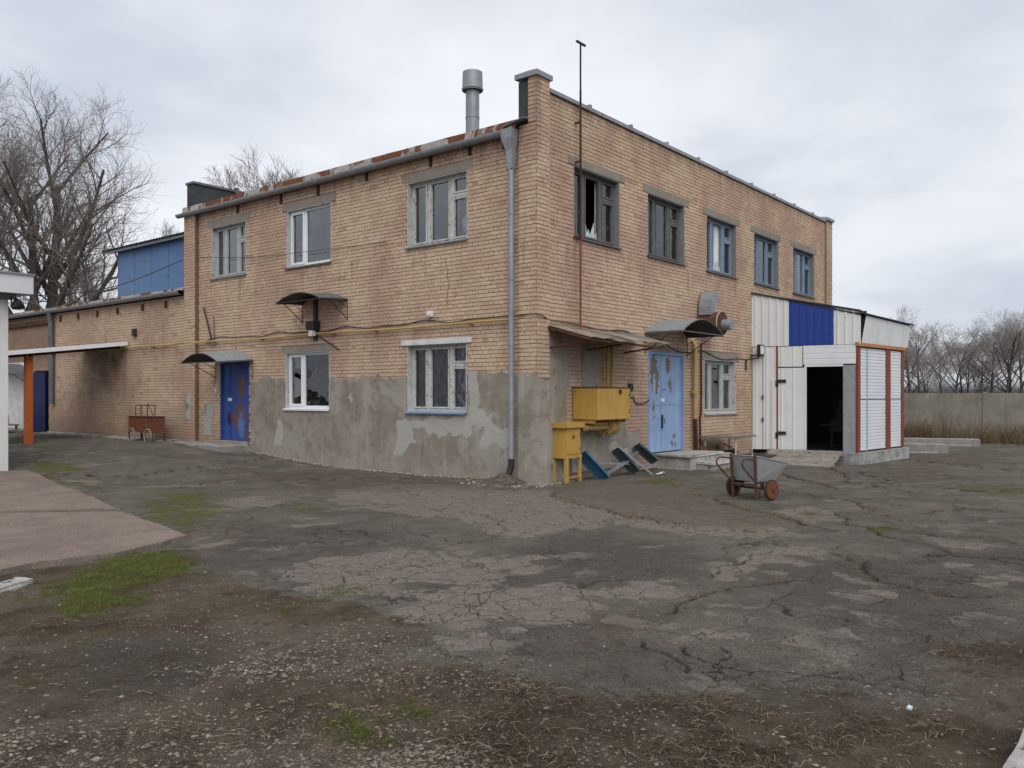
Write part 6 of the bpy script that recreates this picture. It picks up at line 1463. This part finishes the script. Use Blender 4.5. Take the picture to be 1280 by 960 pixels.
# ================================================================== bare trees
def grow_tree(seed, H, trunk_r, n_limb=7, fork=.22, spread=.55, levels=4, dens=1.0, up=.25, stems=1, twig_r=.011):
    rg = random.Random(seed); tr = []; cr = []
    def branch(p, d, L, r, lev):
        d = d.normalized(); n = 5 if lev <= 1 else (4 if lev == 2 else 3); pts = [p.copy()]; rs = [r]; dirs = [d.copy()]
        for i in range(n):
            jit = .10 if lev <= 1 else .2
            d = (d + Vector((rg.uniform(-jit, jit), rg.uniform(-jit, jit), rg.uniform(-jit, jit) * .6 + (up * .45 if lev else .04)))).normalized()
            p = p + d * (L / n); pts.append(p.copy()); f_ = (i + 1) / n; rs.append(max(r * (1 - f_ * (.55 if lev <= 1 else .75)), twig_r * .55)); dirs.append(d.copy())
        (tr if lev <= 1 else cr).append((pts, rs, 7 if lev == 0 else (5 if lev == 1 else 3)))
        if lev >= levels: return
        cnt = {0: n_limb, 1: int(9 * dens), 2: int(9 * dens), 3: int(6 * dens)}.get(lev, 3)
        t0 = fork if lev == 0 else .22
        for j in range(cnt):
            f_ = t0 + (1 - t0) * (j + rg.random()) / cnt; f_ = min(f_, .98); q = f_ * n; i = int(q); fr = q - i
            b = pts[i].lerp(pts[i + 1], fr); rb = rs[i] * (1 - fr) + rs[i + 1] * fr; dd = dirs[i + 1]
            az = j * 2.4 + rg.uniform(-.6, .6); s_ = dd.cross(Vector((math.cos(az), math.sin(az), .2))).normalized()
            sp = spread * rg.uniform(.7, 1.25) * (1.0 if lev else 1.15 - .4 * f_)
            nd = dd * math.cos(sp) + s_ * math.sin(sp)
            Lc = {0: H * .50 * (1.15 - .60 * f_), 1: L * .55 * (1.15 - .55 * f_), 2: L * .62 * (1.1 - .45 * f_), 3: L * .62}[min(lev, 3)] * rg.uniform(.75, 1.2)
            branch(b, nd, Lc, max(rb * (.62 if lev < 2 else .6), twig_r), lev + 1)
    for s in range(stems):
        a = s * 2.3 + rg.random(); tilt = 0 if stems == 1 else .16
        branch(Vector((math.cos(a) * .25 * (stems > 1), math.sin(a) * .25 * (stems > 1), -.3)), Vector((math.cos(a) * tilt + rg.uniform(-.05, .05), math.sin(a) * tilt + rg.uniform(-.05, .05), 1)), H * (.86 if s == 0 else .8), trunk_r * (1 if s == 0 else .85), 0)
    def mesh(lst, name, mat):
        by = {}
        for pts, rs, n in lst: by.setdefault((len(pts), n), []).append((pts, rs))
        Vs, Fs, o = [], [], 0
        for (m_, n), L in by.items():
            Pp = np.array([[tuple(p) for p in pts] for pts, rs in L]); Rr_ = np.array([rs for pts, rs in L]); c_ = len(L)
            d = np.gradient(Pp, axis=1); d /= np.linalg.norm(d, axis=2, keepdims=True) + 1e-9
            ref = np.where(np.abs(d[:, :1, 2:3]) > .8, np.array([1., 0, 0]), np.array([0, 0, 1.])); ref = np.broadcast_to(ref, d.shape)
            a_ = np.cross(d, ref); a_ /= np.linalg.norm(a_, axis=2, keepdims=True) + 1e-9; b_ = np.cross(d, a_)
            th = np.arange(n) * 2 * math.pi / n
            V = Pp[:, :, None] + (a_[:, :, None] * np.cos(th)[:, None] + b_[:, :, None] * np.sin(th)[:, None]) * Rr_[:, :, None, None]
            id_ = np.arange(c_ * m_ * n).reshape(c_, m_, n) + o; r1 = np.roll(id_, -1, 2)
            Fs.append(np.stack([id_[:, :-1], r1[:, :-1], r1[:, 1:], id_[:, 1:]], -1).reshape(-1, 4)); Vs.append(V.reshape(-1, 3)); o += c_ * m_ * n
        V = np.concatenate(Vs); F = np.concatenate(Fs)
        me = bpy.data.meshes.new(name); me.vertices.add(len(V)); me.vertices.foreach_set('co', V.astype(np.float32).ravel()); m_ = len(F)
        me.loops.add(m_ * 4); me.loops.foreach_set('vertex_index', F.astype(np.int32).ravel()); me.polygons.add(m_)
        me.polygons.foreach_set('loop_start', np.arange(0, m_ * 4, 4, dtype=np.int32)); me.polygons.foreach_set('loop_total', np.full(m_, 4, np.int32)); me.update(calc_edges=True)
        me.polygons.foreach_set('use_smooth', np.full(m_, True)); me.materials.append(mat); return me
    return mesh(tr, 'trunk', M['bark']), mesh(cr, 'crown', M['twig'])
def plant_tree(meshes, loc, rz, sc, label, group=None, cm=None):
    r = thing('bare_tree', label, 'tree', loc, rz, group); r.scale = (sc[0], sc[0], sc[1]) if isinstance(sc, tuple) else (sc, sc, sc)
    link('trunk', meshes[0], r); link('crown', meshes[1], r); return r
def at_px(u, dep): p = CAM + FW * dep + RT * (u - CX) / FPX * dep; return (p[0], p[1], -.1)
tA = grow_tree(4, 15.4, .36, 8, .16, .74, 4, 1.0, .16, 2, .0078)
tB = grow_tree(9, 16.5, .33, 9, .2, .66, 4, 1.0, .18, 1, .0078)
tC = grow_tree(15, 13, .18, 10, .2, .62, 4, 1.1, .26, 1, .0115)
G1 = 'bare trees behind the annex'
plant_tree(tA, at_px(60, 44), 1.0, 1.0, 'tall bare forked tree with broad crown rising behind the annex roof', G1)
plant_tree(tB, at_px(14, 47), 3.0, 1.08, 'tallest bare tree above the white kiosk roof at the left edge', G1)
plant_tree(tC, at_px(118, 66), 2.0, .80, 'slender bare tree behind the right side of the broad forked crown', G1)
plant_tree(tC, at_px(358, 47), .9, .98, 'rounded bare crown showing above the long gutter of the brick building', G1)
plant_tree(tC, at_px(222, 60), 4.0, .90, 'small pale bare crown between blue rooftop cabin and far parapet', G1)
G2 = 'bare trees beyond the concrete fence'
fA1 = grow_tree(21, 8.6, .13, 8, .34, .72, 4, .85, .14, 1, .0085); fA2 = grow_tree(33, 8.6, .12, 8, .38, .78, 4, .85, .10, 1, .0085); fA3 = grow_tree(47, 8.2, .12, 7, .30, .74, 4, .85, .12, 2, .0085)
for ms_ in (fA1, fA2, fA3): ms_[1].materials[0] = M['twig_pale']
far = [(1092, 62, fA1, 1.05, 'bare tree showing above the shed roof'), (1150, 60, fA2, 1.02, 'bushy bare tree just right of the shed'), (1141, 55, fA1, .84, 'bare tree right against the shed edge'), (1226, 70, fA2, .92, 'pale distant bare tree in the middle of the sky gap'), (1172, 66, fA3, .92, 'low bare tree in the gap right of the shed'), (1192, 58, fA1, .90, 'leaning bare tree with two stems left of the sky gap'), (1203, 64, fA2, .86, 'slim bare tree beside the leaning one at the sky gap'), (1210, 63, fA3, .74, 'small forked bare tree right at the sky gap'),
       (1238, 60, fA2, 1.0, 'tilting bare tree right of the sky gap'), (1256, 57, fA1, 1.02, 'tall bare tree second from the right edge'), (1268, 62, fA3, 1.05, 'dense bare tree close to the right edge'), (1279, 58, fA1, 1.0, 'bare tree cut by the right edge'), (1312, 60, fA2, 1.0, 'bare tree reaching in from beyond the right edge'), (1130, 70, fA3, 1.0, 'bare tree behind the bushy one by the shed')]
for i, (u, dp_, ms_, s_, lb) in enumerate(far): plant_tree(ms_, at_px(u, dp_), i * 1.3, (s_ * .85, s_ * .76), lb + ' beyond the fence', G2)
# far undergrowth beyond the fence reads as one mass
rg = np.random.default_rng(17); n = 26000
dpv = rg.uniform(70, 118, n); uu = rg.uniform(1060, 1400, n); hh = 1.0 + 3.0 * fbm(uu, dpv, .02, 3, 5)
Pq = np.stack([CAM[0] + FW[0] * dpv + RT[0] * (uu - CX) / FPX * dpv, CAM[1] + FW[1] * dpv + RT[1] * (uu - CX) / FPX * dpv], 1)
blades('far_undergrowth', Pq, (.8, 3.6), (.03, .06), (.1, .7), M['twig_far'], 18, np.full(n, -.1), 2, kind='stuff')
